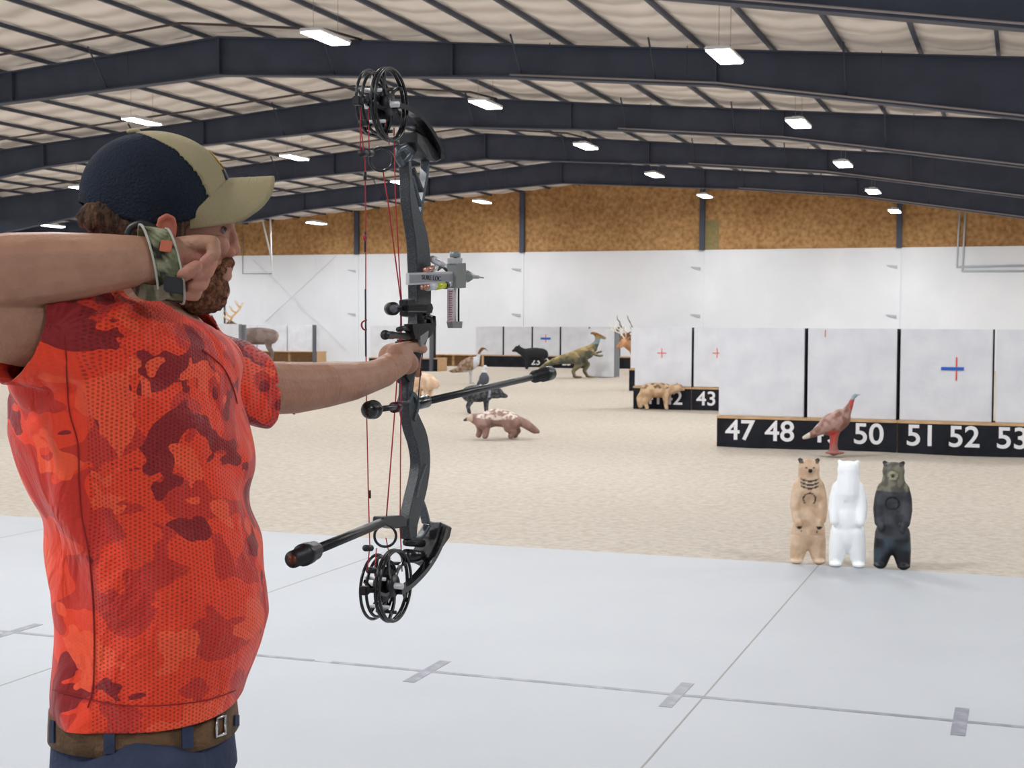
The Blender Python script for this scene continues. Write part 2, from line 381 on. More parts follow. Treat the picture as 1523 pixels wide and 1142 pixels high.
# ------------------------------------------------------------ target stands, foam blocks, numbers
foam_m = mat('white_foam_face', (222, 225, 232), .85, c2=(208, 211, 220), nscale=3, bump=.25, bscale=18, spec=.15, lo=.35, hi=.75)
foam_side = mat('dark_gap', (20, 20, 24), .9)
foam_grey = mat('foam_side_grey', (120, 124, 130), .8)
board = mat('black_board', (24, 26, 32), .75, c2=(34, 36, 44), nscale=3, spec=.2)
wood = mat('raw_wood', (206, 172, 132), .75, c2=(184, 146, 104), nscale=5, stretch=(1, 8, 8))
paintw = mat('white_paint', (232, 232, 236), .7)
redp = mat('red_tape', (226, 84, 66), .6); bluep = mat('blue_tape', (40, 92, 190), .6)
RX = Matrix.Rotation(PI/2, 4, 'X')
def stand(x0, x1, Y, nums, lab, H=.375, group='numbered target stands', m=board, posts=False):
    e = empty('target_stand', ((x0+x1)/2, Y, 0), 0, lab, 'target stand', group); w = (x1-x0)/2
    if m is board:
        bm = BM(); box(bm, (-w+.004, -.02, -.05), (w-.004, .0, H-.01)); fin('front_board', bm, m, e)
    bm = BM(); box(bm, (-w, -.03, H-.008), (w, .9, H+.025)); fin('shelf_plank', bm, wood, e)
    for s in (-1, 1):
        bm = BM(); box(bm, (s*w-.045*(s+1), .0, -.05), (s*w+.045*(1-s), .85, H-.009)); fin('side_board', bm, wood, e)
    if posts:
        for k in range(1, 3):
            bm = BM(); x = -w+2*w*k/3; box(bm, (x-.05, .3, -.05), (x+.05, .4, H-.009)); fin('post', bm, wood, e)
        bm = BM(); box(bm, (-w+.1, .8, -.05), (w-.1, .83, H-.009)); fin('back_board', bm, wood, e)
    for t, x in nums:
        text_mesh('number', t, .37, paintw, e, (x-(x0+x1)/2, -.0215, .205), (PI/2, 0, 0), bold=.005, ext=.0008, sx=1.04)
    return e
def foam(x0, x1, Y, lab, z0=.4, z1=1.55, dark=True, tapes=(), dep=.4, name='foam_target', group='white foam target blocks', thick=None, ss=None):
    e = empty(name, ((x0+x1)/2, Y, z0), 0, lab, 'archery target', group); w = (x1-x0)/2; h = z1-z0; g = .0
    bm = BM(); box(bm, (-w+.012, .01, 0), (w-.012, dep, h), .008)
    fin('block', bm, foam_m, e)
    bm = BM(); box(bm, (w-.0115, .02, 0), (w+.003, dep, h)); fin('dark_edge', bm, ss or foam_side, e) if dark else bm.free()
    for m, a, b_ in tapes:
        bm = BM(); box(bm, (a[0], .0, a[1]), (b_[0], .0095, b_[1])); fin('tape_strip', bm, m, e)
    return e
def gx_(u, Y): return WY(u, 487, Y).x
Y1 = 18.6; ed = [gx_(u, Y1) for u in (1068, 1199, 1337, 1480)]; ed.append(ed[-1]+1.15); ed.append(ed[-1]+1.15)
nx = lambda u, Y, v: WY(u, v, Y).x
stand(ed[0], ed[2], Y1, [(t, nx(u, Y1, 645)) for t, u in (('47', 1101), ('48', 1160), ('49', 1226), ('50', 1292))], 'black target stand in front row numbered 47 to 50')
stand(ed[2]+.005, ed[4], Y1, [(t, nx(u, Y1, 645)) for t, u in (('51', 1371), ('52', 1434), ('53', 1506), ('54', 1568))], 'black target stand in front row numbered 51 to 53, running out of the picture')
foam(ed[0], ed[1]-.01, Y1+.03, 'white foam target block standing above stand numbers 47 and 48')
c = (WY(1227, 494, Y1).x-(ed[1]+ed[2])/2)
foam(ed[1]+.01, ed[2]-.01, Y1+.03, 'white foam target block above stand numbers 49 and 50, behind the turkey', tapes=[(redp, (c-.004, 1.04), (c+.004, 1.13))])
c = WY(1417, 549, Y1); cx = c.x-(ed[2]+ed[3])/2; cz = c.z-.4
foam(ed[2]+.01, ed[3]-.01, Y1+.03, 'white foam target block with blue and red tape cross above numbers 51 and 52', tapes=[(bluep, (cx-.14, cz-.015), (cx+.13, cz+.025)), (redp, (cx+.035, cz-.14), (cx+.05, cz-.016)), (redp, (cx+.035, cz+.026), (cx+.05, cz+.15))])
foam(ed[3]+.01, ed[4]-.01, Y1+.03, 'white foam target block cut off by the right edge of the picture, above number 53')
# second row
Y2 = 26.6; e2 = [gx_(u, Y2) for u in (943, 1030)]; e2 += [e2[1]+1.14, e2[1]+2.28]
stand(e2[0], e2[1]-.005, Y2, [('41', nx(972, Y2, 592)), ('42', nx(1001, Y2, 592))], 'black target stand numbered 42 behind the tan coyote', H=.4)
stand(e2[1]+.005, e2[3], Y2, [('43', nx(1051, Y2, 592)), ('44', nx(1095, Y2, 592))], 'black target stand numbered 43, partly behind the front row', H=.4)
def cross(u, v, Y, x0, x1, m1=redp, s=.09, m2=None):
    c = WY(u, v, Y); X = c.x-(x0+x1)/2; z = c.z-.43
    return [(m2 or m1, (X-s, z-.006), (X+s, z+.006)), (m1, (X-.006, z-s), (X+.006, z-.0065)), (m1, (X-.006, z+.0065), (X+.006, z+s))]
foam(e2[0], e2[1]-.01, Y2+.03, 'white foam target block with faint red cross above number 42', z0=.43, tapes=cross(984, 525, Y2, e2[0], e2[1]))
foam(e2[1]+.01, e2[2]-.01, Y2+.03, 'white foam target block above number 43, with a red mark at its right side', z0=.43, tapes=cross(1066, 525, Y2, e2[1], e2[2]))
# third row: only its end shows beside the second
Y3 = 34.3; x = gx_(936.5, Y3)
stand(x, x+2.3, Y3, [], 'black stand end showing left of stand 42', H=.5)
foam(x+.01, x+1.14, Y3+.03, 'white foam block edge just left of the block with the faint red cross', z0=.54)
# loose block near the dinosaur
p = G(890, 562); w0 = WY(868, 520, p.y).x; w1 = WY(905, 520, p.y).x
foam(w0-.15, w1-.05, p.y+.85, 'tall white foam block standing on the sand behind the dinosaur', z0=0, z1=1.5, dep=.6, ss=foam_grey)
# far row 23-25
Y4 = 52.0; e4 = [gx_(u, Y4) for u in (706, 748, 791, 833, 876, 919)]
stand(WY(645, 540, Y4).x, WY(720, 540, Y4).x-.01, Y4, [], 'unpainted wooden target stand at the far wall, right of the bow', H=.42, m=wood, posts=True)
stand(WY(720, 540, Y4).x, e4[-1]+.5, Y4, [(t, WY(u, 540, Y4).x) for t, u in (('23', 797), ('24', 817), ('25', 843))], 'long black target stand at the far wall numbered 23 to 25', H=.42)
nm = ['above the black stand, leftmost full one at the far wall', 'second from the left at the far wall, above the small black bear', 'with blue tape cross, at the far wall', 'fourth at the far wall, behind the dinosaur body', 'fifth at the far wall, behind the dinosaur head']
for i in range(5):
    tp = []
    if i == 2:
        c = WY(811, 503, Y4); X = c.x-(e4[2]+e4[3])/2; z = c.z-.46; tp = [(bluep, (X-.2, z-.04), (X+.2, z+.04)), (redp, (X-.015, z-.15), (X+.015, z-.041)), (redp, (X-.015, z+.041), (X+.015, z+.15))]
    foam(e4[i]+.02, e4[i+1]-.02, Y4+.04, 'white foam block '+nm[i], z0=.447, tapes=tp)
# row behind the bow
Yc = 45.6; ec = [gx_(u, Yc) for u in (549, 595, 641)]
stand(ec[0], ec[2]+.25, Yc, [], 'wooden target stand behind the bow hand, end board showing right of the riser', H=.42)
foam(ec[0]+.01, ec[1]-.01, Yc+.04, 'white foam target block seen between the bowstring and the cables', z0=.447)
foam(ec[1]+.01, ec[2], Yc+.04, 'white foam target block behind the bow riser and hand', z0=.447)
bm = BM(); x = gx_(641.5, Yc); box(bm, (x, Yc-.17, 0), (x+.1, Yc-.035, 1.6)); tag(fin('upright_board', bm, mat('grey_board', (84, 88, 96), .7), world=True, loc=(x, Yc, 0)), 'dark grey upright board right of the bow grip', 'board')
# left group near the wall
Yl = 54.2; el = [gx_(u, Yl) for u in (335, 381, 426, 470)]
stand(el[0], el[3]+.05, Yl, [], 'unpainted wooden target stand behind the left elk', H=.42, m=wood, posts=True)
for i, lb in enumerate(('mostly behind the left elk head', 'behind the hindquarters of the left elk', 'right of the left elk, nearest the dark upright board')):
    foam(el[i]+.02, el[i+1]-.02, Yl+.04, 'white foam target block '+lb, z0=.447, ss=foam_m)
bm = BM(); x = gx_(467.5, Yl); box(bm, (x, Yl-.17, 0), (x+.12, Yl-.035, 1.57)); tag(fin('upright_board', bm, MATS['grey_board'], world=True, loc=(x, Yl, 0)), 'dark grey upright board at the right end of the blocks behind the left elk', 'board')
p0 = WY(300, 520, 44); p1 = WY(355, 520, 44)
foam(p0.x, p1.x, 44, 'large white foam block just behind the orange shoulder, in front of the left elk', z0=0, z1=1.58, dep=.2, ss=foam_grey)
p0 = WY(356, 520, 44.2); bm = BM(); box(bm, (p0.x+.02, 44.28, 0), (p0.x+.2, 44.34, 1.56)); tag(fin('upright_board', bm, MATS['foam_side_grey'], world=True, loc=(p0.x, 44.2, 0)), 'grey upright board between the large white block and the left elk', 'board')
# ------------------------------------------------------------ foam animals
def animal(name, lab, cat, base, head, s, shapes, col, vox=.012, it=4, m=None, group=None, parts=()):
    """shapes are given in local metres: x towards the head's side, y depth, z up; head = yaw of local x"""
    bm = BM(); shapes(bm); bm = remesh(bm, vox, it)
    bmesh.ops.scale(bm, vec=(s, s, s), verts=bm.verts[:])
    zmin = min(v.co.z for v in bm.verts); bmesh.ops.translate(bm, vec=(0, 0, -zmin), verts=bm.verts[:])
    o = fin(name, bm, m or mat('foam_hide', (200, 200, 200), .75, attr=True, nscale=14, bump=.3, bscale=40, spec=.25), None)
    paint(o, lambda c, n: col(c/s, n))
    o.location = base; o.rotation_euler = (0, 0, head); tag(o, lab, cat, group)
    return o
V = Vector
SR = TH           # yaw of screen-right
def noisecol(c, k, a, b, lo=0.0, seed=0):
    t = noise.noise(V((c.x*k+seed, c.y*k, c.z*k))); t = min(1, max(0, (t-lo)*3+.5)); return tuple(a[i]+(b[i]-a[i])*t for i in range(3))
# standing bears, 0.68 m high, facing the camera (local -y)
def bear_shapes(arms=True, snout=True, front=True):
    def f(bm):
        ico(bm, (0, .0, .42), (.088, .062, .15)); ico(bm, (0, .0, .30), (.092, .068, .14)); ico(bm, (0, 0, .2), (.097, .066, .12))
        chain(bm, [((0, 0, .46), .08), ((0, 0, .54), .073), ((0, 0, .61), .062)])
        ico(bm, (0, -.005, .61), (.070, .058, .058)); ico(bm, (0, -.005, .635), (.066, .05, .036))
        for s in (-1, 1):
            ico(bm, (s*.056, .008, .664), (.018, .012, .014), sub=2)
            chain(bm, [((s*.045, 0, .22), .064), ((s*.058, 0, .1), .058), ((s*.070, -.005, .03), .044)])
            ico(bm, (s*.072, -.026, .017), (.042, .05, .02))
            chain(bm, [((s*.055, 0, .5), .045), ((s*.074, -.005, .44), .042), ((s*.082, -.02, .37), .039), ((s*.080, -.05, .29), .030)])
            if arms: ico(bm, (s*.068, -.07, .262), (.024, .020, .032))
        if snout:
            ico(bm, (0, -.055, .605), (.027, .035, .024)); ico(bm, (0, -.03, .575), (.04, .03, .03))
    return f
def c_brown(c, n):
    base = noisecol(c, 14, (214, 186, 158), (196, 164, 134))
    if c.z > .655 and abs(c.x) > .038: return (60, 48, 40)
    if c.y < -.02:
        if c.y < -.078 and abs(c.x) < .014 and .598 < c.z < .624: return (25, 22, 22)
        for s in (-1, 1):
            if (c.x-s*.022)**2+(c.z-.63)**2 < .006**2: return (40, 32, 28)
        for z0 in (.545, .522, .5):
            zz = z0 + 4.2*c.x*c.x
            if abs(c.z-zz) < .0065 and abs(c.x) < .056: return (62, 52, 46)
        r = math.hypot(c.x, c.z-.43)
        if .034 < r < .043 and c.z > .405 : return (66, 52, 42)
        for s in (-1, 1):
            if c.y < -.062 and .2 < c.z < .256 and abs(c.x-s*.068) < .024: return (44, 36, 32)
    if c.z < .012 and c.y < -.06: return (90, 76, 62)
    if c.z < .04: return (226, 204, 178)
    if c.z < .2: return noisecol(c, 10, (218, 190, 162), (204, 174, 144))
    return base
def c_black(c, n):
    base = noisecol(c, 12, (44, 46, 52), (66, 68, 74))
    if c.z > .655 and abs(c.x) > .038: return (24, 24, 26)
    r = math.hypot(c.x, c.z-.60)
    if c.y < -.05 and c.z > .57 and c.z < .64:
        if r < .011: return (70, 70, 58)
        if r < .03: return (158, 156, 128)
    if c.z > .5: return noisecol(c, 30, (84, 82, 74), (120, 116, 100))
    r = math.hypot(c.x, c.z-.425)
    if c.y < -.02 and .034 < r < .046 and c.z > .39: return (12, 12, 14)
    if c.z < .2: return noisecol(c, 9, (26, 28, 34), (60, 74, 84), lo=.15)
    return base
def c_white(c, n):
    if c.y > .0 or True:
        if abs(c.z-(.34-2*c.x*c.x)) < .0025: return (214, 220, 226)
    return (246, 248, 250)
bearm = mat('foam_hide_gloss', (200, 200, 200), .5, attr=True, nscale=22, bump=.35, bscale=55, spec=.4)
bwhite = mat('white_foam_bear', (246, 248, 250), .75, attr=False, bump=.2, bscale=40)
def bear_at(u, v, lab, shapes, col, m, yaw=0, s=1.0):
    p = G(u, v); return animal('standing_bear', lab, 'foam bear', (p.x, p.y+.03, -.012), SR+math.atan((u-CX)/F)*-1+yaw, s, shapes, col, vox=.0075, it=4, m=m)
bear_at(1200, 838, 'small tan standing foam bear with dark neck rings, at the edge of the sand', bear_shapes(), c_brown, bearm, .12, 1.03)
bear_at(1259, 843, 'small plain white standing foam bear between the tan bear and the black bear', bear_shapes(False, False), c_white, bwhite, 0, 1.03)
bear_at(1326, 845, 'small black standing foam bear with a pale muzzle, rightmost of the three', bear_shapes(), c_black, bearm, -.06, 1.03)
# turkey in front of the front row
def turkey(bm):
    ico(bm, (0, 0, .36), (.21, .12, .125), Matrix.Rotation(-.45, 3, 'Y'))
    ico(bm, (.07, 0, .41), (.12, .10, .11)); chain(bm, [((-.12, 0, .30), .07), ((-.27, 0, .225), .038), ((-.36, 0, .19), .022)])
    chain(bm, [((.13, 0, .46), .065), ((.19, 0, .56), .035), ((.215, 0, .63), .024), ((.235, 0, .665), .026)]); ico(bm, (.245, 0, .672), (.035, .022, .024)); tube(bm, [(.26, 0, .678), (.295, 0, .685), (.315, 0, .67)], [.012, .009, .004], 8)
    chain(bm, [((.02, 0, .29), .062), ((0, 0, .2), .05), ((-.005, 0, .1), .045), ((.0, 0, .03), .055)]); ico(bm, (.01, 0, .015), (.12, .075, .02))
def c_turkey(c, n):
    if c.z > .65: return (150, 168, 180)
    if c.z > .53 and c.x > .17: return (176, 70, 66)
    if c.z < .3 and abs(c.x) < .1: return noisecol(c, 8, (160, 104, 96), (196, 80, 74), lo=.2)
    if c.x < -.3: return (206, 196, 188)
    return noisecol(c, 16, (132, 92, 80), (168, 136, 128))
p = G(1240, 678)
animal('turkey', 'brown foam turkey with red neck standing in front of stand number 49', 'foam turkey', (p.x, p.y, 0), SR+.15, 1.06, turkey, c_turkey, vox=.011, it=3, m=bearm)
# generic quadruped
def quad(L, H, hd, body=.16, leg=.05, neck=None, tail=None, ears=True, snout=.1, hump=0, arch=0, legsp=.0, hr=.07, legw=.09):
    """L body length, H back height, hd=(x,z) head centre"""
    def f(bm):
        h = H-body; b = L/2
        chain(bm, [((-b*.8, 0, h-.01), body*.92), ((-b*.3, 0, h+arch*.8), body), ((b*.1, 0, h+arch), body*1.0), ((b*.62, 0, h-.01+hump), body*.95)])
        chain(bm, [((b*.65, 0, h+hump), body*.75), ((neck or ((hd[0]+b*.7)/2, (hd[1]+h)/2))[0:1]+(0,)+(neck or ((hd[0]+b*.7)/2, (hd[1]+h)/2))[1:2], body*.6), ((hd[0], 0, hd[1]), hr)])
        ico(bm, (hd[0], 0, hd[1]), (hr*1.1, hr*.9, hr)); chain(bm, [((hd[0], 0, hd[1]-.1*hr), hr*.75), ((hd[0]+snout, 0, hd[1]-snout*.35), hr*.38)])
        if ears:
            for s in (-1, 1): chain(bm, [((hd[0]-hr*.3, s*hr*.6, hd[1]+hr*.7), hr*.3), ((hd[0]-hr*.45, s*hr*.8, hd[1]+hr*1.35), hr*.14)])
        for s in (-1, 1):
            o = legsp*s
            chain(bm, [((b*.62+o, s*legw, h-body*.3), leg*1.5), ((b*.6+o*1.3, s*legw, h*.5), leg), ((b*.62+o*1.6, s*legw, .05), leg*.7), ((b*.66+o*1.6, s*legw, .02), leg*.75)])
            chain(bm, [((-b*.72-o, s*legw, h-body*.1), leg*1.9), ((-b*.66-o, s*legw, h*.62), leg*1.2), ((-b*.9-o, s*legw, h*.36), leg*.8), ((-b*.82-o, s*legw, .05), leg*.65), ((-b*.77-o, s*legw, .02), leg*.75)])
        if tail: chain(bm, tail)
    return f
FL = lambda a: SR+PI+a
# wolverine
p = G(738, 652)
wol = quad(.62, .36, (.37, .27), body=.13, leg=.062, tail=[((-.3, 0, .25), .06), ((-.42, 0, .19), .07), ((-.55, 0, .1), .055), ((-.6, 0, .08), .03)], arch=.05, snout=.09, hr=.05, legsp=-.03)
def c_wol(c, n):
    if c.x > .42: return (60, 48, 44)
    if c.x > .34: return (204, 182, 160) if c.z > .24 else (130, 104, 94)
    if c.z > .27+.1*abs(c.x) and abs(c.x) < .3: return noisecol(c, 22, (156, 124, 112), (226, 214, 204))
    return noisecol(c, 10, (136, 106, 98), (156, 124, 114))
animal('wolverine', 'brown foam wolverine with a pale speckled back and bushy tail on the open sand', 'foam wolverine', (p.x, p.y, 0), FL(0), .97, wol, c_wol, vox=.014, m=bearm)
# javelina
p = G(712, 615)
jav = quad(.46, .54, (.35, .38), body=.165, leg=.04, tail=None, snout=.17, hr=.105, legw=.07, hump=.02)
def c_jav(c, n):
    if abs(c.x-.18-.1*(c.z-.4)) < .022 and c.z > .3: return (150, 160, 176)
    return noisecol(c, 20, (54, 56, 62), (92, 94, 98))
animal('javelina', 'dark grey foam javelina with a pale collar band, behind the stabilizer bar', 'foam javelina', (p.x, p.y, 0), SR+.2, .95, jav, c_jav, vox=.016)
# small dark bird behind it
p = G(720, 573)
def bird(bm):
    ico(bm, (0, 0, .24), (.16, .14, .2)); chain(bm, [((0, 0, .4), .09), ((-.01, 0, .52), .05), ((.03, 0, .62), .055)]); chain(bm, [((.04, 0, .63), .03), ((.13, 0, .6), .012)]); chain(bm, [((-.1, 0, .18), .08), ((-.2, 0, .08), .04)])
animal('goose', 'dark grey foam goose with a white neck, just above the javelina', 'foam goose', (p.x, p.y, 0), SR, .85, bird, lambda c, n: (224, 228, 234) if c.z > .4 else (84, 90, 100), vox=.02)
# long-necked brown bird
p = G(699, 570)
def crane(bm):
    ico(bm, (-.05, 0, .55), (.34, .2, .2), Matrix.Rotation(-.45, 3, 'Y')); chain(bm, [((-.28, 0, .42), .1), ((-.5, 0, .36), .06), ((-.62, 0, .36), .02)])
    chain(bm, [((.15, 0, .62), .13), ((.24, 0, .78), .06), ((.27, 0, .92), .04), ((.34, 0, 1.01), .05)]); tube(bm, [(.36, 0, 1.03), (.45, 0, 1.02), (.53, 0, .94)], [.035, .025, .01], 8)
    for s in (-1, 1): chain(bm, [((.0, s*.07, .42), .06), ((.02, s*.07, .2), .03), ((.02, s*.07, .03), .03)]); ico(bm, (.06, s*.07, .02), (.1, .04, .02))
def c_crane(c, n):
    if c.z < .38 and abs(c.x) < .2: return (186, 190, 198)
    if c.x > .1 and c.z < .85: return (206, 210, 218)
    if c.z > .9: return (120, 84, 62)
    return noisecol(c, 12, (128, 104, 86), (164, 142, 122))
animal('wading_bird', 'brown and grey foam bird with raised neck and curved bill, left of the dinosaur', 'foam bird', (p.x, p.y, 0), SR, .93, crane, c_crane, vox=.02, m=MATS['foam_hide'])
# tan animal behind the bow
p = G(630, 592)
pig = quad(.36, .5, (.27, .27), body=.18, leg=.06, tail=None, snout=.08, hr=.1, ears=False)
animal('fox', 'pale tan foam animal half hidden behind the bow grip', 'foam animal', (p.x, p.y, 0), SR-.5, 1.05, pig, lambda c, n: noisecol(c, 8, (230, 204, 180), (214, 182, 154)), vox=.02)
# coyote in front of 42
coy = quad(.54, .52, (.41, .42), body=.15, leg=.058, tail=[((-.26, 0, .36), .07), ((-.34, 0, .2), .085), ((-.34, 0, .06), .06)], snout=.10, hr=.08, legw=.06)
def c_coy(c, n):
    if c.z > .42 and noise.noise(c*14) > .15: return (120, 100, 80)
    return noisecol(c, 10, (212, 184, 152), (190, 158, 124))
p = G(978, 609)
animal('coyote', 'tan foam coyote standing in front of stand number 42', 'foam coyote', (p.x, p.y, 0), SR-.1, .95, coy, c_coy, vox=.015)
# small black bear by the far row
p = G(794, 549)
bb = quad(.9, .84, (.66, .78), body=.26, leg=.085, snout=.2, hr=.14, legw=.13, hump=.0)
animal('black_bear', 'black foam bear on all fours in front of number 23 at the far wall', 'foam bear', (p.x, p.y, 0), FL(.1), .9, bb, lambda c, n: (38, 40, 44), vox=.03)
# dinosaur
p = G(865, 562)
def dino(bm):
    chain(bm, [((-.35, 0, .62), .2), ((-.08, 0, .7), .24), ((.2, 0, .82), .21), ((.36, 0, .95), .15)])
    chain(bm, [((-.4, 0, .62), .19), ((-.75, 0, .56), .13), ((-1.1, 0, .44), .09), ((-1.32, 0, .3), .05)])
    chain(bm, [((.36, 0, .98), .14), ((.48, 0, 1.12), .09), ((.5, 0, 1.26), .08), ((.5, 0, 1.34), .085)])
    chain(bm, [((.5, 0, 1.35), .085), ((.64, 0, 1.31), .06), ((.74, 0, 1.27), .05)]); chain(bm, [((.48, 0, 1.38), .07), ((.36, 0, 1.44), .05), ((.28, 0, 1.42), .035)])
    for s in (-1, 1):
        o = .14*s
        chain(bm, [((-.1+o*.6, s*.14, .6), .17), ((.05+o, s*.16, .42), .11), ((-.1+o*1.4, s*.16, .22), .065), ((-.02+o*1.6, s*.16, .05), .055)]); ico(bm, (.08+o*1.6, s*.16, .03), (.17, .08, .04))
        chain(bm, [((.3, s*.14, .84), .08), ((.42, s*.16, .74), .05), ((.56, s*.16, .76+.06*s), .04), ((.64, s*.16, .78+.06*s), .045)])
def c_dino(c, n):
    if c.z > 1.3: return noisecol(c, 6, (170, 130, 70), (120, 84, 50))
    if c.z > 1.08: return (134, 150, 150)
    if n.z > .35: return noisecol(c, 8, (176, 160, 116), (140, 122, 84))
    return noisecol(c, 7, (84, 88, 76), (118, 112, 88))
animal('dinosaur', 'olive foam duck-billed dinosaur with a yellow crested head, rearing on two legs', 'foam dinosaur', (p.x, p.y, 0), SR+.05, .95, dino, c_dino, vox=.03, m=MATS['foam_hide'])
# deer / elk
def antler(name, parent, pts, m, r=.02):
    bm = BM()
    for P in pts: tube(bm, [V(q) for q in P], [r*(1-.6*i/(len(P)-1)) for i in range(len(P))], 6)
    return fin(name, bm, m, parent)
def elk_shapes(bm):
    quad(1.4, 1.52, (1.14, 1.66), body=.37, leg=.1, neck=(.88, 1.44), snout=.32, hr=.15, legw=.2, tail=[((-.82, 0, 1.3), .07), ((-.86, 0, 1.15), .05)])(bm)
def c_elk(c, n):
    if c.x > .65: return (96, 78, 68)
    if c.x < -.8 and c.z > .95: return (160, 144, 130)
    return noisecol(c, 3, (134, 120, 114), (112, 98, 93))
bone = mat('antler', (214, 176, 120), .6); bonew = mat('antler_white', (236, 230, 218), .6); boned = mat('antler_dark', (96, 84, 74), .6)
p = WY(383, 536, 50.0)
e = animal('elk', 'brown foam bull elk with tan antlers facing left at the far wall', 'foam elk', (p.x, 50.0, 0), FL(.12), .93, elk_shapes, c_elk, vox=.05, m=MATS['foam_hide'])
def rack(sc, x0, z0):
    L = []
    for s in (-1, 1):
        b = [(x0, s*.08, z0), (x0-.15, s*.3, z0+.3), (x0-.4, s*.42, z0+.55), (x0-.6, s*.4, z0+.9)]
        L.append(b)
        for k, (t, dx) in enumerate(((.15, .3), (.4, .3), (.8, .28), (1.2, .2))):
            i = min(int(t*2), 2); q = V(b[i]).lerp(V(b[i+1]), (t*2) % 1 if i < 2 else .4); L.append([tuple(q), (q.x+dx*.6, q.y+s*.05, q.z+.1), (q.x+dx, q.y+s*.05, q.z+.3)])
    return [[tuple(V(q)*sc) for q in P] for P in L]
antler('antlers', e, rack(.9, 1.22, 1.8), bone, .03)
# right deer: head turned down to the left with white antlers, behind the row
Yd = 41.0
def deer(bm):
    chain(bm, [((.05, 0, .85), .3), ((-.7, 0, .85), .32)])
    chain(bm, [((.1, 0, .9), .22), ((.38, 0, 1.02), .14), ((.52, 0, 1.12), .12)]); chain(bm, [((.52, 0, 1.12), .115), ((.72, 0, .95), .06)])
    for s in (-1, 1):
        chain(bm, [((.46, s*.1, 1.2), .04), ((.4, s*.22, 1.28), .02)])
        for x in (.1, -.75): chain(bm, [((x, s*.15, .7), .12), ((x, s*.15, .3), .05), ((x, s*.15, .03), .045)])
p = WY(936, 560, Yd); e = animal('deer', 'tan foam deer with white antlers looking out left of stand 42', 'foam deer', (p.x+.35, Yd, 0), FL(.25), 1.0, deer, lambda c, n: noisecol(c, 6, (206, 160, 122), (176, 128, 94)), vox=.03, m=MATS['foam_hide'])
L = []
for s in (-1, 1):
    b = [(.5, s*.06, 1.22), (.55, s*.22, 1.36), (.66, s*.36, 1.42), (.85, s*.34, 1.5)]; L.append(b)
    for i, q in enumerate(b[1:]): L.append([q, (q[0]+.04, q[1]+s*.02, q[2]+.1), (q[0]+.02, q[1], q[2]+.2)])
antler('antlers', e, L, bonew, .022)
p = WY(950, 560, 47)
e = animal('deer', 'dark brown foam deer with dark antlers, behind the tan deer', 'foam deer', (p.x+.2, 46.5, 0), FL(.35), 1.12, deer, lambda c, n: (120, 88, 66), vox=.035, m=MATS['foam_hide'])
L = []
for s in (-1, 1):
    b = [(.5, s*.06, 1.2), (.42, s*.26, 1.36), (.5, s*.42, 1.52), (.6, s*.4, 1.72)]; L.append(b)
    for i, q in enumerate(b[1:]): L.append([q, (q[0]+.08, q[1]+s*.04, q[2]+.1), (q[0]+.1, q[1], q[2]+.22)])
antler('antlers', e, L, boned, .02)
# ------------------------------------------------------------ the archer
class Plane:
    """vertical plane through a pixel at a depth, turned `al` from the view axis; P(u,v,off): the point seen at (u,v), off metres to its camera side"""
    def __init__(s, u0, d0, al):
        s.x0 = (u0-CX)/F*d0; s.d0 = d0; s.al = al
        s.a = (r0*math.sin(al)+fh*math.cos(al)).normalized(); s.s = (r0*math.cos(al)-fh*math.sin(al)).normalized()
    def P(s, u, v, off=0.0):
        x = s.x0+off*math.cos(s.al); d = s.d0-off*math.sin(s.al); t = math.tan(s.al)
        return W(u, v, (x-t*d)/((u-CX)/F-t))
HD = Plane(235, 2.17, math.radians(74)); HP = HD.P
HR = Matrix((HD.a, HD.s, Z)).transposed()      # local x forward, y toward camera, z up
MAN = Vector((*W(215, 900, 2.15).xy, 0)); 
man = empty('person', MAN, 0, 'man in orange camouflage shirt and tan and navy cap, arms raised after a bow shot', 'person')
skin = mat('skin', (172, 122, 98), .55, attr=True, nscale=35, bump=.18, bscale=180, spec=.35)
def torso_rings(rows, d, exp=2.3, n=48, inset=0, dz=0):
    R = []
    for row in rows:
        v, l, r, b = row[:4]; dd = row[4] if len(row) > 4 else d
        c = W((l+r)/2, v, dd); a = (r-l)/2*dd/F - inset; b -= inset; ring = []
        for k in range(n):
            t = 2*PI*k/n; ct, st = math.cos(t), math.sin(t)
            ring.append(V((c.x, c.y, c.z)) + r0*(a*math.copysign(abs(ct)**(2/exp), ct)) + fh*(b*math.copysign(abs(st)**(2/exp), st)))
        R.append(ring)
    return R
TR = [(436, 158, 268, .06, 2.17), (452, 128, 286, .12, 2.16), (475, 98, 312, .17), (505, 72, 336, .185), (545, 48, 350, .185), (590, 28, 358, .18), (640, 27, 362, .175), (700, 45, 371, .17), (760, 66, 376, .165),
      (820, 79, 386, .16), (870, 90, 396, .16), (915, 89, 397, .158), (960, 84, 384, .154), (1010, 80, 365, .15), (1050, 79, 355, .145), (1090, 80, 352, .145)]
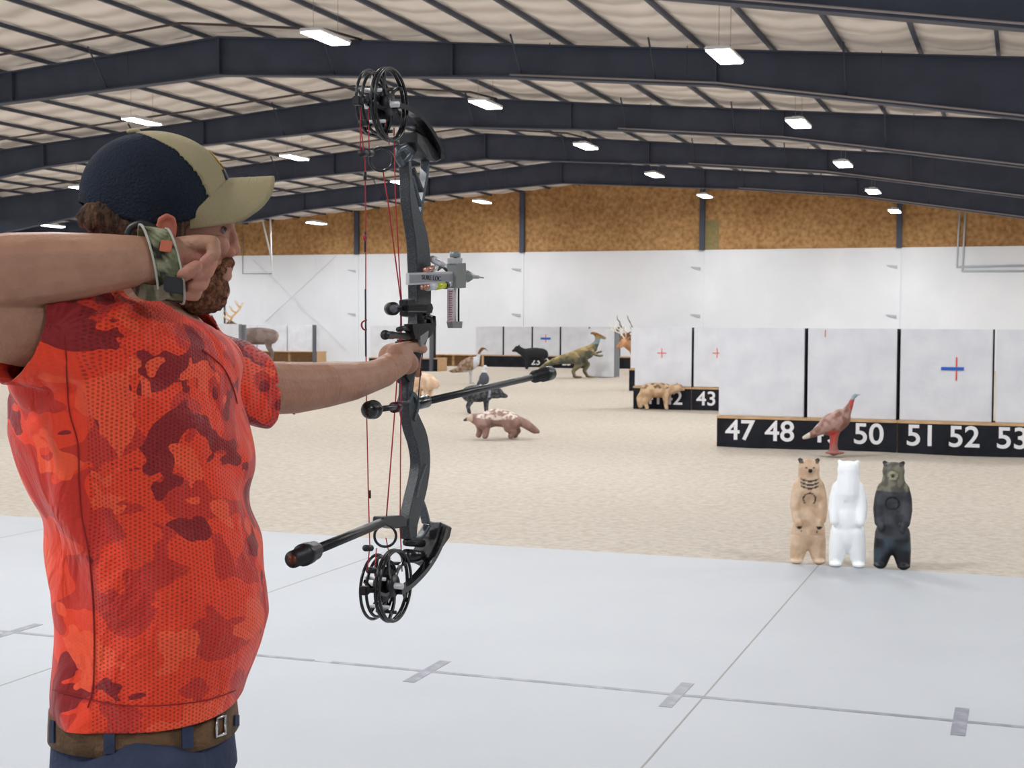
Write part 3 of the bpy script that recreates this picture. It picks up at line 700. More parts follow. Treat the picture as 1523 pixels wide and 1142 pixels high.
# ---- body: one continuous surface
bm = BM()
loft(bm, torso_rings(TR, 2.15, inset=.02)); 
hipc = W(216, 1100, 2.15)
for s, dd in ((1, 2.07), (-1, 2.25)):
    hx = W(216, 1140, dd); hip = V((hx.x, hx.y, .9)); foot = V((hx.x, hx.y, 0)) + r0*(-.02)+fh*(-.08*s)
    cap(bm, hip, .088, V((foot.x, foot.y, .5)), .06); cap(bm, V((foot.x, foot.y, .5)), .058, V((foot.x, foot.y, .1)), .042)
P_ = lambda u, v, o=0: HP(u, v, o)
ico(bm, P_(228, 300), (.096, .074, .095), HR, 4); ico(bm, P_(288, 345), (.054, .056, .078), HR, 4); ico(bm, P_(300, 325), (.045, .058, .04), HR, 4)
chain(bm, [(P_(240, 385, .045), .032), (P_(268, 425, .04), .028), (P_(305, 438, .008), .024)]); chain(bm, [(P_(240, 385, -.045), .032), (P_(268, 425, -.04), .028), (P_(305, 438, -.008), .024)])
ico(bm, P_(285, 395), (.05, .045, .05), HR)
ico(bm, P_(337, 334, .02), (.012, .022, .008), HR); ico(bm, P_(337, 334, -.02), (.012, .022, .008), HR)
chain(bm, [(P_(340, 338), .009), (P_(345, 356), .009), (P_(348, 371), .0105)]); 
for s in (-1, 1): ico(bm, P_(341, 376, .011*s), (.01, .008, .008), HR)
ico(bm, P_(322, 365, .034), (.02, .018, .018), HR)
chain(bm, [(P_(333, 398, -.018), .009), (P_(338, 397, 0), .010), (P_(333, 398, .018), .009)]); chain(bm, [(P_(330, 410, -.016), .009), (P_(336, 410, 0), .010), (P_(330, 410, .016), .009)])
ico(bm, P_(325, 432), (.018, .022, .018), HR)
chain(bm, [(P_(228, 385), .060), (P_(216, 440), .062), (P_(205, 500), .07)])
# ear
er = [P_(u, v, o) for u, v, o in ((240, 352, .078), (236, 338, .086), (239, 326, .089), (248, 321, .088), (257, 325, .084), (259, 336, .081), (255, 350, .078), (248, 360, .077), (242, 358, .077))]
tube(bm, er, .0048, 8); ico(bm, P_(249, 341, .076), (.014, .010, .022), HR)
# bow arm (left)
chain(bm, [(W(285, 525, 2.29), .055), (W(345, 560, 2.33), .05), (W(395, 577, 2.38), .0455), (W(440, 577, 2.43), .0435), (W(480, 573, 2.48), .040), (W(520, 568, 2.55), .0345), (W(552, 560, 2.62), .029), (W(572, 553, 2.66), .0275)])
# left hand: palm, thumb, four fingers round the grip
chain(bm, [(W(574, 550, 2.665), .028), (W(590, 541, 2.70), .026), (W(600, 532, 2.73), .022)])
ico(bm, W(585, 530, 2.71), (.030, .022, .026)); ico(bm, W(606, 540, 2.735), (.022, .02, .022))
GB = Plane(615, 2.80, math.radians(22)); BP = GB.P
chain(bm, [(W(588, 524, 2.69), .017), (W(603, 517, 2.735), .0125), (W(618, 515, 2.765), .011), (W(629, 519, 2.79), .0095)])
for k, (v0, len_) in enumerate(((519, 1.0), (530, 1.05), (541, 1.0), (551, .85))):
    a = BP(590, v0+1, -.028); b_ = BP(604, v0+1, -.042); c_ = BP(620, v0+3, -.030); d_ = BP(622, v0+5, -.02)
    chain(bm, [(a, .0115), (b_, .0105), (b_.lerp(c_, len_), .0095), (c_.lerp(d_, len_*.95), .0085)])
# drawing arm (right): shoulder - elbow - wrist
EL = W(-150, 428, 1.86)
chain(bm, [(W(120, 505, 2.01), .06), (W(60, 492, 1.98), .054), (W(-30, 478, 1.93), .05), (EL, .045)])
chain(bm, [(EL, .045), (W(-60, 412, 1.90), .052), (W(20, 404, 1.93), .053), (W(90, 398, 1.955), .049), (W(150, 392, 1.975), .042), (W(200, 388, 1.995), .036), (W(232, 388, 2.005), .032)])
# right hand
chain(bm, [(W(232, 387, 2.005), .031), (W(255, 383, 2.015), .030)]); ico(bm, W(268, 384, 2.022), (.034, .02, .03)); ico(bm, W(262, 405, 2.03), (.026, .018, .02))
def fing(P, r): chain(bm, [(W(*p), q) for p, q in zip(P, r)])
fing([(262, 368, 2.02), (292, 362, 2.01), (316, 361, 2.005), (319, 378, 2.0), (303, 391, 1.995)], [.0150, .0128, .0108, .0094, .008])
fing([(270, 384, 2.03), (296, 385, 2.02), (314, 389, 2.012), (309, 405, 2.002), (291, 408, 1.995)], [.0134, .0115, .0098, .0088, .0078])
fing([(266, 400, 2.04), (290, 408, 2.03), (304, 413, 2.02), (300, 425, 2.008), (284, 424, 2.0)], [.0125, .0108, .0092, .0082, .0074])
fing([(262, 412, 2.045), (280, 423, 2.035), (293, 430, 2.03), (290, 440, 2.015), (275, 439, 2.005)], [.0120, .0105, .009, .008, .0072])
fing([(252, 400, 2.0), (268, 408, 1.985), (281, 404, 1.978), (292, 396, 1.98)], [.015, .0125, .0105, .009])
bm = remesh(bm, .0026, 2, .5)
body = fin('body', bm, skin, man, world=True)
ep = P_(248, 340, .08); nt_ = P_(350, 370)
mi = wmat(man).inverted(); epl = mi @ ep; ntl = mi @ nt_; knl = mi @ W(290, 415, 2.0)
def c_skin(c, n):
    t = noise.noise(c*9)*.5+.5; a = (168+8*t, 123+9*t, 99+8*t)
    if (c-epl).length < .035: return (190, 108, 88)
    d = (c-ntl).length
    if d < .1: k = (1-d/.1)*.6; return tuple(a[i]*(1-k)+(176, 108, 92)[i]*k for i in range(3))
    d = (c-knl).length
    if d < .04: return (180, 124, 104)
    return a
paint(body, c_skin)
# eye, brow, beard, hair
eyem = mat('eye_white', (120, 98, 88), .3); bm = BM(); ico(bm, P_(329, 341, .0325), .0088); eye = fin('eye', bm, eyem, man, smooth=True, world=True)  # eye white darkened in colour to stand for the brow's shade
bm = BM(); ico(bm, P_(333.2, 341, .0362), .0044); fin('iris', bm, mat('iris', (50, 40, 34), .2), eye, smooth=True, world=True)
hairm = mat('hair', (104, 78, 60), .8, c2=(60, 44, 36), nscale=120, bump=.8, bscale=260, spec=.2, stretch=(1, 1, .3))
beardm = mat('beard', (136, 94, 68), .85, c2=(88, 56, 42), nscale=120, bump=.8, bscale=260, spec=.15)
def fuzz(bm, amp, k):
    for v in bm.verts: v.co += v.normal*amp*(noise.noise(v.co*k)+.5*noise.noise(v.co*k*2.3))
bm = BM(); chain(bm, [(P_(329, 330, .046), .004), (P_(338, 329, .034), .005), (P_(344, 331, .02), .004)]); fin('eyebrow', remesh(bm, .002, 2), hairm, man, world=True)
bm = BM()
for s in (-1, 1):
    chain(bm, [(P_(254, 362, .060*s), .013), (P_(256, 390, .060*s), .020), (P_(272, 425, .05*s), .026), (P_(292, 442, .025*s), .027), (P_(314, 441, 0), .025)])
    chain(bm, [(P_(283, 405, .050*s), .016), (P_(305, 425, .034*s), .022), (P_(322, 430, .01*s), .02)])
    chain(bm, [(P_(324, 405, .028*s), .008), (P_(335, 394, .018*s), .0085), (P_(341, 390, .004*s), .0085)])
chain(bm, [(P_(318, 445), .019), (P_(328, 425), .014)]); 
bm = remesh(bm, .003, 2); fuzz(bm, .0028, 150); fin('beard', bm, beardm, man, world=True)
bm = BM()
for o in (-.06, -.03, 0, .03, .06): ico(bm, P_(145, 324, o), (.028, .022, .024), HR)
for o in (-.05, 0, .05): ico(bm, P_(160, 340, o), (.026, .026, .02), HR)
for s in (-1, 1):
    chain(bm, [(P_(205, 345, .066*s), .014), (P_(170, 335, .06*s), .02)])
    chain(bm, [(P_(305, 318, .052*s), .010), (P_(285, 322, .062*s), .013), (P_(266, 326, .068*s), .013), (P_(262, 350, .066*s), .011)])
bm = remesh(bm, .0032, 2); fuzz(bm, .004, 120); fin('hair', bm, hairm, man, world=True)
# ---- cap
C0 = P_(231, 303); capn = mat('navy_mesh', (27, 33, 45), .85, c2=(40, 48, 62), nscale=4, bump=.6, bscale=260, spec=.2); tan = mat('tan_twill', (172, 160, 128), .85, c2=(156, 144, 112), nscale=5, bump=.25, bscale=300, spec=.15)
def cwp(x, y, z): return C0 + HR @ V((x, y, z))
A_, B_, H_ = .111, .089, .107
def crown(phi, t, off=0):
    """t from 0 at the rim to 1 at the top"""
    zc = -.036*math.sin(phi)**2 + (.034*max(0, math.cos(phi))**4)
    z = zc + (H_-zc)*t
    if z > 0: k = math.sqrt(max(0, 1-(z/H_)**2.3))
    else: k = 1+z*.9
    k *= 1+off/.1; return V((A_*k*math.cos(phi), B_*k*math.sin(phi), z+off*.6*max(0, z/H_)))
def fz(z):
    P = [(-.1, .09), (0, .079), (.04, .060), (.075, .028), (.095, -.008), (.108, -.034), (.2, -.04)]
    for (a, p), (c, q) in zip(P[:-1], P[1:]):
        if z <= c: return p+(q-p)*(z-a)/(c-a)
    return -.04
NA, NT = 120, 44
def crownmesh(test, off, th=.0018):
    bm = BM(); G_ = {}
    for j in range(NT+1):
        t = 1-(1-j/NT)**1.6
        for i in range(NA): G_[i, j] = crown(2*PI*i/NA, t, off)
    VV = {}
    def vv(i, j):
        k = (i % NA, j)
        if k not in VV: VV[k] = bm.verts.new(cwp(*G_[k]))
        return VV[k]
    for j in range(NT):
        for i in range(NA):
            q = [(i, j), (i+1, j), (i+1, j+1), (i, j+1)]; c = sum((G_[a % NA, b] for a, b in q), V((0, 0, 0)))/4
            if test(c): bm.faces.new([vv(*x) for x in q])
    bmesh.ops.remove_doubles(bm, verts=bm.verts[:], dist=.00005); bmesh.ops.recalc_face_normals(bm, faces=bm.faces[:]); return bm
def solid(o, t, off=0):
    m = o.modifiers.new('thickness', 'SOLIDIFY'); m.thickness = t; m.offset = off; return o
cp = solid(fin('cap', crownmesh(lambda c: c.x < fz(c.z)+.004, 0), capn, man, smooth=True, world=True), .002)
fp = solid(fin('front_panel', crownmesh(lambda c: c.x >= fz(c.z), .0018), tan, cp, smooth=True, world=True), .002)
em = lambda t: crownmesh(t, .0042)
def disc(px, pz, r): return lambda c: (c.x-px)**2+(c.z-pz)**2 < r*r and abs(c.y) < .03 and c.x > 0
solid(fin('emblem', em(lambda c: .052 < c.z < .083 and -.024 < c.y < .024 and c.x > .03 and abs(c.y)+abs(c.z-.068)*1.2 < .028), mat('emblem_yellow', (206, 160, 60), .7), cp, smooth=True, world=True), .001)
solid(fin('emblem', em(lambda c: .036 < c.z < .053 and abs(c.y) < .03 and c.x > .03 and (abs(c.y) % .012) < .009), mat('emblem_navy', (34, 38, 52), .7), cp, smooth=True, world=True), .001)
bm = BM(); P = []
for k in range(25):
    z = .108-.112*k/24; x = fz(z); kk = (math.sqrt(max(0, 1-(max(z, 0)/H_)**2.3)) if z > 0 else 1); y = B_*math.sqrt(max(0, kk*kk-(x/A_)**2)); P.append((x, y, z))
for s in (1, -1): tube(bm, [cwp(x, s*(y+.001), z+.001) for x, y, z in P if y > .003], .0014, 6)
fin('seam', bm, tan, cp, world=True)
bm = BM(); ico(bm, cwp(-.031, 0, .107), (.011, .011, .005)); fin('button', bm, tan, cp, smooth=True, world=True)
bm = BM(); R = []; ns, ntt = 30, 10
for i in range(ns+1):
    s = -1+2*i/ns; ph = s*math.radians(62); row = []
    b0 = crown(ph, 0)
    for j in range(ntt+1):
        t = j/ntt; x = b0.x + t*(.072+.7*(A_-b0.x))*math.sqrt(max(0, 1-abs(s)**5)) ; y = b0.y*(1-.05*t); z = .040-.054*s*s + t*.006 - t*.034*s*s
        row.append(bm.verts.new(cwp(x-.004, y, z)))
    R.append(row)
for a, c in zip(R[:-1], R[1:]):
    for j in range(ntt): bm.faces.new((a[j], a[j+1], c[j+1], c[j]))
bmesh.ops.remove_doubles(bm, verts=bm.verts[:], dist=.0001); bmesh.ops.recalc_face_normals(bm, faces=bm.faces[:])
vis = solid(fin('visor', bm, tan, cp, smooth=True, world=True), .004)
bm = BM()
for q in (.35, .5, .65, .8, .93):
    P = []
    for i in range(1, ns):
        s = -1+2*i/ns; b0 = crown(s*math.radians(62), 0); t = q
        P.append(cwp(b0.x + t*(.072+.7*(A_-b0.x))*math.sqrt(max(0, 1-abs(s)**5))-.004, b0.y*(1-.05*t), .040-.054*s*s+t*.006-t*.034*s*s+.0022))
    tube(bm, P, .0006, 4)
tag(fin('stitching', bm, mat('stitch', (150, 138, 106), .9), vis, world=True), kind='stuff')
# ---- shirt
shirtm = bpy.data.materials.new('shirt_camo'); shirtm.use_nodes = True; nt = shirtm.node_tree; L = nt.links; b = nt.nodes['Principled BSDF']
b.inputs['Roughness'].default_value = .62; b.inputs['Specular IOR Level'].default_value = .35
try: b.inputs['Sheen Weight'].default_value = .15
except Exception: pass
tc = nd(nt, 'ShaderNodeTexCoord'); uv = nd(nt, 'ShaderNodeUVMap'); uv.uv_map = 'UVMap'
def math_(op, a, b2=None, c=None):
    n = nd(nt, 'ShaderNodeMath', operation=op)
    for i, x in enumerate((a, b2, c)):
        if x is None: continue
        if isinstance(x, (int, float)): n.inputs[i].default_value = x
        else: L.new(x, n.inputs[i])
    return n.outputs[0]
def noise_(scale, det, w, dist=0.0, rough=.5):
    n = nd(nt, 'ShaderNodeTexNoise'); n.noise_dimensions = '4D'; n.inputs['Scale'].default_value = scale; n.inputs['Detail'].default_value = det; n.inputs['W'].default_value = w
    n.inputs['Distortion'].default_value = dist; n.inputs['Roughness'].default_value = rough; L.new(uv.outputs[0], n.inputs['Vector']); return n.outputs['Fac']
def mixc(f, c1, c2):
    m = nd(nt, 'ShaderNodeMix', data_type='RGBA'); L.new(f, m.inputs[0])
    for i, c in ((6, c1), (7, c2)):
        if isinstance(c, tuple): m.inputs[i].default_value = c
        else: L.new(c, m.inputs[i])
    return m.outputs[2]
m1 = math_('GREATER_THAN', noise_(13, 2.2, 1.0, .35, .45), .52)
m2 = math_('GREATER_THAN', noise_(11, 2.6, 5.3, .5, .5), .56)
m3 = math_('GREATER_THAN', noise_(16, 2, 9.1, .3, .45), .60)
col = mixc(m1, lin((244, 66, 32)), lin((210, 50, 34))); col = mixc(m2, col, lin((146, 26, 28))); col = mixc(m3, col, lin((252, 88, 50)))
sx = nd(nt, 'ShaderNodeSeparateXYZ'); L.new(uv.outputs[0], sx.inputs[0]); K = 2*PI/.0050
a1 = math_('COSINE', math_('MULTIPLY', sx.outputs[0], K)); x2 = math_('ADD', math_('MULTIPLY', sx.outputs[0], -.5*K), math_('MULTIPLY', sx.outputs[1], .866*K)); x3 = math_('ADD', math_('MULTIPLY', sx.outputs[0], -.5*K), math_('MULTIPLY', sx.outputs[1], -.866*K))
hexs = math_('ADD', a1, math_('ADD', math_('COSINE', x2), math_('COSINE', x3)))
at = nd(nt, 'ShaderNodeAttribute'); at.attribute_name = 'Col'; sp = nd(nt, 'ShaderNodeSeparateColor'); L.new(at.outputs['Color'], sp.inputs[0])
dots = math_('MULTIPLY', math_('GREATER_THAN', hexs, .9), math_('MULTIPLY', sp.outputs[0], .42))
col = mixc(dots, col, lin((86, 14, 18))); L.new(col, b.inputs['Base Color'])
bp = nd(nt, 'ShaderNodeBump'); bp.inputs['Strength'].default_value = .5; bp.inputs['Distance'].default_value = .0012; bp.invert = True; L.new(math_('MULTIPLY', math_('MAXIMUM', hexs, 0.0), sp.outputs[0]), bp.inputs['Height'])
n = nd(nt, 'ShaderNodeTexNoise'); n.inputs['Scale'].default_value = 9; n.inputs['Detail'].default_value = 3; n.inputs['Distortion'].default_value = 1.2; mp = nd(nt, 'ShaderNodeMapping'); mp.inputs['Rotation'].default_value = (0, .7, .35); mp.inputs['Scale'].default_value = (1.5, 1, .7); L.new(tc.outputs['Object'], mp.inputs[0]); L.new(mp.outputs[0], n.inputs['Vector'])
bp2 = nd(nt, 'ShaderNodeBump'); bp2.inputs['Strength'].default_value = .8; bp2.inputs['Distance'].default_value = .03; L.new(n.outputs['Fac'], bp2.inputs['Height']); L.new(bp.outputs[0], bp2.inputs['Normal']); L.new(bp2.outputs[0], b.inputs['Normal'])
bm = BM(); loft(bm, torso_rings(TR, 2.15, n=64))
SL0, SL1 = W(110, 508, 2.0), W(-60, 502, 1.90)
chain(bm, [(W(150, 500, 2.05), .075), (W(105, 508, 1.995), .071), (W(50, 508, 1.96), .064), (SL1, .060)])
cap(bm, W(60, 560, 2.02), .05, W(100, 600, 2.05), .06)
SR0, SR1 = W(300, 535, 2.28), W(425, 590, 2.44)
chain(bm, [(W(255, 515, 2.24), .072), (W(305, 540, 2.28), .063), (W(345, 566, 2.33), .0605), (W(376, 581, 2.365), .060), (SR1, .060)])
bm = remesh(bm, .0042, 7, .6)
# folds of the cloth
u_ax, d_ax = r0, fh
sh_c = W(100, 500, 2.0)
for v in bm.verts:
    p = v.co - sh_c; x = p.dot(r0); z = p.z; y = p.dot(fh)
    w = min(1, max(0, (.05+abs(z))/.12))
    ang = math.atan2(-z, x+.001); rr = math.hypot(x, z)
    f = 0
    if x > -.02: f += .0065*math.sin(ang*13+noise.noise(v.co*6)*2.2)*math.exp(-((rr-.2)/.14)**2)       # radiating from the shoulder
    f += .0070*math.sin((x*46+z*22)+noise.noise(v.co*5)*2.5)*max(0, 1-abs(x+.0)/.07)*(1 if z < -.1 else 0)     # back drape
    f += .006*math.sin((x*.8+z*.55)*75+noise.noise(v.co*7)*3)*math.exp(-((z+.27)/.12)**2)
    f += .004*noise.noise(v.co*11)+.006*noise.noise(V((v.co.x*4, v.co.y*4, v.co.z*9)))
    v.co += v.normal*f
def cut(pt, nrm, rad, lim):
    vs = [v for v in bm.verts if lim(v.co)]; es = {e for v in vs for e in v.link_edges}; fs = {f for v in vs for f in v.link_faces}
    bmesh.ops.bisect_plane(bm, geom=list(vs)+list(es)+list(fs), plane_co=pt, plane_no=nrm, clear_outer=True)
cut(W(30, 505, 1.95), (W(-60, 470, 1.90)-W(50, 515, 1.97)).normalized(), 0, lambda c: (c-W(0, 505, 1.94)).length < .14)
cut(W(383, 580, 2.375), (W(430, 575, 2.44)-W(375, 582, 2.37)).normalized(), 0, lambda c: (c-W(405, 588, 2.41)).length < .09)
hemz = W(215, 1036, 2.15); cut(hemz, V((0, 0, -1)) - r0*(-.02) - fh*(-.10), 0, lambda c: c.z < 1.1)
# neckline
nk = W(212, 448, 2.17); cut(nk+V((0, 0, .006)), (V((0, 0, 1))+r0*.45).normalized(), 0, lambda c: c.z > nk.z-.05 and (c-nk).length < .12)
bm.normal_update(); uvl = bm.loops.layers.uv.new('UVMap'); axc = W(215, 760, 2.15)
for f in bm.faces:
    nx_ = abs(f.normal.dot(r0)); ny_ = abs(f.normal.dot(fh))
    for l in f.loops:
        p = l.vert.co-axc; a = math.atan2(p.dot(r0), -p.dot(fh)*1.15)
        l[uvl].uv = ((a*.16 if p.dot(fh) < .1 else p.dot(r0)), p.z)
shirt = fin('shirt', bm, shirtm, man, world=True)
seam_x = (W(135, 800, 2.0)-MAN).dot(r0)
a = shirt.data.color_attributes.new('Col', 'FLOAT_COLOR', 'POINT')
for i, v in enumerate(shirt.data.vertices):
    x = v.co.dot(r0); a.data[i].color = ((1.0 if x > seam_x+.0 else .12), 0, 0, 1)
solid(shirt, .0022, -1)
# seam from the armpit down to the hem
from mathutils.bvhtree import BVHTree
bvh = BVHTree.FromPolygons([v.co.copy() for v in shirt.data.vertices], [tuple(p.vertices) for p in shirt.data.polygons])
def onsurf(u, v, lift=.0012, tree=bvh, root=man):
    M = wmat(root); o = M.inverted() @ EYE; d = (ray(u, v)).normalized(); h = tree.ray_cast(o, d)
    return (M @ (h[0]+h[1]*lift)) if h[0] else None
def surfline(name, pts, r, m, parent, tree=bvh, n=6):
    P = [onsurf(u, v, tree=tree) for u, v in [(q.x, q.y) for q in spline([(a, b, 0) for a, b in pts], n)]]; P = [p for p in P if p]
    if len(P) < 2: return None
    bm = BM(); tube(bm, P, r, 6); return fin(name, bm, m, parent, world=True)
seamm = mat('seam_red', (140, 26, 26), .8)
surfline('side_seam', [(97, 500), (100, 570), (104, 615), (116, 660), (118, 720), (122, 770), (132, 820), (138, 880), (141, 960), (139, 1020), (131, 1052)], .0011, seamm, shirt)
surfline('sleeve_seam', [(300, 520), (330, 545), (345, 575), (352, 600)], .0010, seamm, shirt)
surfline('hem_stitch', [(80, 1026), (110, 1034), (180, 1048), (250, 1048), (310, 1040), (350, 1026)], .0008, seamm, shirt)
# ---- trousers
navy = mat('trousers_navy', (58, 66, 88), .85, c2=(48, 55, 76), nscale=7, bump=.35, bscale=70, spec=.2)
bm = BM()
TT = [(1050, 90, 340, .129), (1100, 85, 347, .135), (1142, 83, 352, .139)]
loft(bm, torso_rings(TT, 2.15))
c = W(218, 1142, 2.15); ico(bm, V((c.x, c.y, .9)), (.135, .15, .1), Matrix((r0, fh, Z)).transposed())
for s, dd in ((1, 2.07), (-1, 2.25)):
    hx = W(216, 1140, dd); foot = V((hx.x, hx.y, 0)) + r0*(-.02)+fh*(-.08*s)
    chain(bm, [(V((hx.x, hx.y, .88)), .105), (V((foot.x, foot.y, .5)), .078), (V((foot.x, foot.y, .09)), .066)])
bm = remesh(bm, .008, 4); 
for v in bm.verts: v.co += v.normal*.004*noise.noise(V((v.co.x*9, v.co.y*9, v.co.z*4)))
tr = fin('trousers', bm, navy, man, world=True)
beltm = mat('belt_leather', (112, 84, 58), .7, c2=(88, 64, 42), nscale=30, bump=.4, bscale=160, spec=.3)
def ringband(name, rows, m, parent, t, grow):
    R = torso_rings([(v, l, r, b+grow) for v, l, r, b in rows], 2.15, n=64); bm = BM(); VR = [[bm.verts.new(p) for p in q] for q in R]
    for A, B in zip(VR[:-1], VR[1:]):
        for k in range(64): bm.faces.new((A[k], A[(k+1) % 64], B[(k+1) % 64], B[k]))
    bmesh.ops.recalc_face_normals(bm, faces=bm.faces[:]); return solid(fin(name, bm, m, parent, smooth=True, world=True), t, 1)
belt = ringband('belt', [(1044, 86, 344, .134), (1064, 85, 346, .137), (1086, 85, 348, .139)], beltm, man, .004, .0)
bme = belt.data; bbvh = BVHTree.FromPolygons([v.co.copy() for v in bme.vertices], [tuple(p.vertices) for p in bme.polygons])
def loop(u, w, v0, v1):
    bm = BM(); g = []
    for vv in range(v0, v1+1, 8):
        a_, b_ = onsurf(u-w, vv, .006, bbvh), onsurf(u+w, vv, .006, bbvh)
        if a_ and b_: g.append((bm.verts.new(a_), bm.verts.new(b_)))
    for p, q in zip(g[:-1], g[1:]): bm.faces.new((p[0], p[1], q[1], q[0]))
    if len(g) > 1: solid(fin('belt_loop', bm, navy, tr, world=True), .003)
    else: bm.free()
for u in (84, 165, 276, 346): loop(u, 8 if u in (165, 276) else 3, 1064, 1122)
b1 = [onsurf(u, v, .006, bbvh) for u, v in ((318, 1069), (329, 1065), (329, 1089), (318, 1093))]
if all(b1):
    bm = BM(); tube(bm, [q+(q-sum(b1, Vector((0,0,0)))/4)*.12 - fh*.002 for q in b1], .0028, 8, closed=True, up=(b1[1]-b1[0]).cross(b1[2]-b1[1])); bk = fin('buckle', bm, mat('silver', (205, 205, 205), .25, 1.0), belt, world=True)
bm = BM()
for s, dd in ((1, 2.07), (-1, 2.25)):
    hx = W(216, 1140, dd); foot = V((hx.x, hx.y, 0)) + r0*(-.02)+fh*(-.08*s)
    bm = BM(); M = Matrix((r0, fh, Z)).transposed(); ico(bm, foot+V((0, 0, .05))+r0*.02, (.06, .045, .05), M); ico(bm, foot+V((0, 0, .035))+r0*.12, (.10, .048, .035), M); ico(bm, foot+V((0, 0, .08)), (.05, .045, .05), M)
    bmesh.ops.translate(bm, vec=(0, 0, 0), verts=bm.verts[:]); sh = remesh(bm, .006, 4)
    sh2 = sh; bmesh.ops.bisect_plane(sh2, geom=sh2.verts[:]+sh2.edges[:]+sh2.faces[:], plane_co=(0, 0, .002), plane_no=(0, 0, -1), clear_outer=True)
    fin('shoe', sh2, mat('shoe', (60, 52, 46), .7), man, world=True)
# ---- wrist strap of the release aid
camo = mat('strap_camo', (108, 108, 82), .85, attr=True, nscale=40, bump=.5, bscale=150, spec=.15); blackm = mat('black_plastic', (20, 20, 23), .4, bump=.1, bscale=90, spec=.5); webm = mat('strap_edge', (170, 168, 156), .85)
AX = (W(262, 386, 2.0)-W(205, 384, 1.985)).normalized(); AX = (AX + (-fh)*.10 + Z*-.12).normalized()
def band(cx, w, r, rz, name, m, parent, t=.003, tilt=0):
    bm = BM(); c = cx; a1 = (Z - AX*Z.dot(AX)).normalized(); a2 = AX.cross(a1); VR = []
    for j in range(7):
        x = (j/6-.5)*w; q = []
        for k in range(48):
            th = 2*PI*k/48; q.append(bm.verts.new(c + AX*(x + tilt*math.cos(th) + .010*math.sin(th)) + a1*(rz*math.cos(th)) + a2*(r*math.sin(th))))
        VR.append(q)
    for A, B in zip(VR[:-1], VR[1:]):
        for k in range(48): bm.faces.new((A[k], A[(k+1) % 48], B[(k+1) % 48], B[k]))
    bmesh.ops.recalc_face_normals(bm, faces=bm.faces[:]); return solid(fin(name, bm, m, parent, smooth=True, world=True), t, 0)
c_ = W(240, 393, 2.008)
st = band(c_, .036, .040, .048, 'wrist_strap', camo, man, .004, -.018)
paint(st, lambda c, n: (52, 54, 46) if noise.noise(c*60) > .12 else ((150, 150, 122) if noise.noise(c*55+V((5, 5, 5))) > .1 else (104, 108, 82)))
for s in (-1, 1): band(c_+AX*.018*s, .003, .0425, .0505, 'edge_binding', webm, st, .003, -.018)
bm = BM(); q = W(258, 424, 1.972); obox(bm, q, (AX, Z, AX.cross(Z)), (.013, .011, .006), .002); fin('buckle', bm, blackm, st, world=True)
bm = BM(); obox(bm, W(247, 366, 1.968), (AX, Z+AX*.2, AX.cross(Z)), (.008, .008, .002), .001); fin('patch', bm, mat('orange_patch', (196, 108, 78), .8), st, world=True)
bm = BM(); P = spline([W(200, 418, 2.01), W(212, 432, 1.99), W(232, 436, 1.982), W(252, 430, 1.978)]); sweep(bm, P, .011, .003, Z); lw = fin('lower_flap', bm, camo, st, world=True)
paint(lw, lambda c, n: (150, 140, 120) if noise.noise(c*70) > 0 else (96, 92, 74))
bm = BM(); tube(bm, spline([W(190, 350, 2.03), W(196, 338, 2.03), W(212, 333, 2.03), W(228, 340, 2.03), W(240, 352, 2.02)]), .006, 8); fin('strap_loop', bm, blackm, st, world=True)
# ------------------------------------------------------------ the bow
riserm = mat('riser_carbon', (32, 37, 42), .38, c2=(62, 70, 76), nscale=420, bump=.15, bscale=400, spec=.6, lo=.5, hi=.62)
riserg = mat('riser_facet', (84, 94, 100), .3, c2=(60, 68, 74), nscale=300, spec=.6)
redc = mat('red_string', (166, 34, 44), .7); silver = mat('silver', (205, 205, 205), .25, 1.0); alum = mat('brushed_aluminium', (206, 206, 208), .35, .35); blackg = mat('black_gloss', (14, 15, 18), .25, spec=.6)
S_ = GB.s; A_b = GB.a
bow = empty('compound_bow', BP(612, 540), 0, 'dark compound bow with red strings and silver sight, held upright in the left hand', 'bow')
def BPs(L, off=0.0): return [BP(u, v, off) for u, v in L]
def part(name, bm, m, parent=None): return fin(name, bm, m, parent or bow, world=True)
def rail(pts, w, th, off=0):
    """bar following pixels; w = seen width in px (converted to metres in the bow plane), th = thickness across"""
    P = spline(BPs(pts, off), 5); n = len(P); ws = []
    for i in range(n):
        t = i/5; k = min(int(t), len(w)-2); ws.append((w[k]+(w[k+1]-w[k])*(t-k))*.5)
    hb = [max(.004, (x*2.78/F - th*.927*.5)/.375) for x in ws]
    bm = BM(); sweep(bm, P, th/2, hb, S_); bmesh.ops.recalc_face_normals(bm, faces=bm.faces[:]); bmesh.ops.bevel(bm, geom=bm.edges[:], offset=.0018, segments=1, affect='EDGES', clamp_overlap=True); return bm
main = [(602, 240), (604, 265), (607, 295), (613, 325), (620, 355), (623, 385), (624, 420), (624, 455), (622, 490), (614, 520), (607, 550), (604, 580), (605, 605), (612, 630), (621, 655), (625, 685), (622, 715), (615, 745), (608, 775), (608, 800)]
wid = [20, 20, 24, 28, 32, 34, 34, 33, 32, 28, 24, 22, 24, 28, 30, 30, 30, 30, 28, 24]
rs = part('riser', rail(main, wid, .022), riserm)
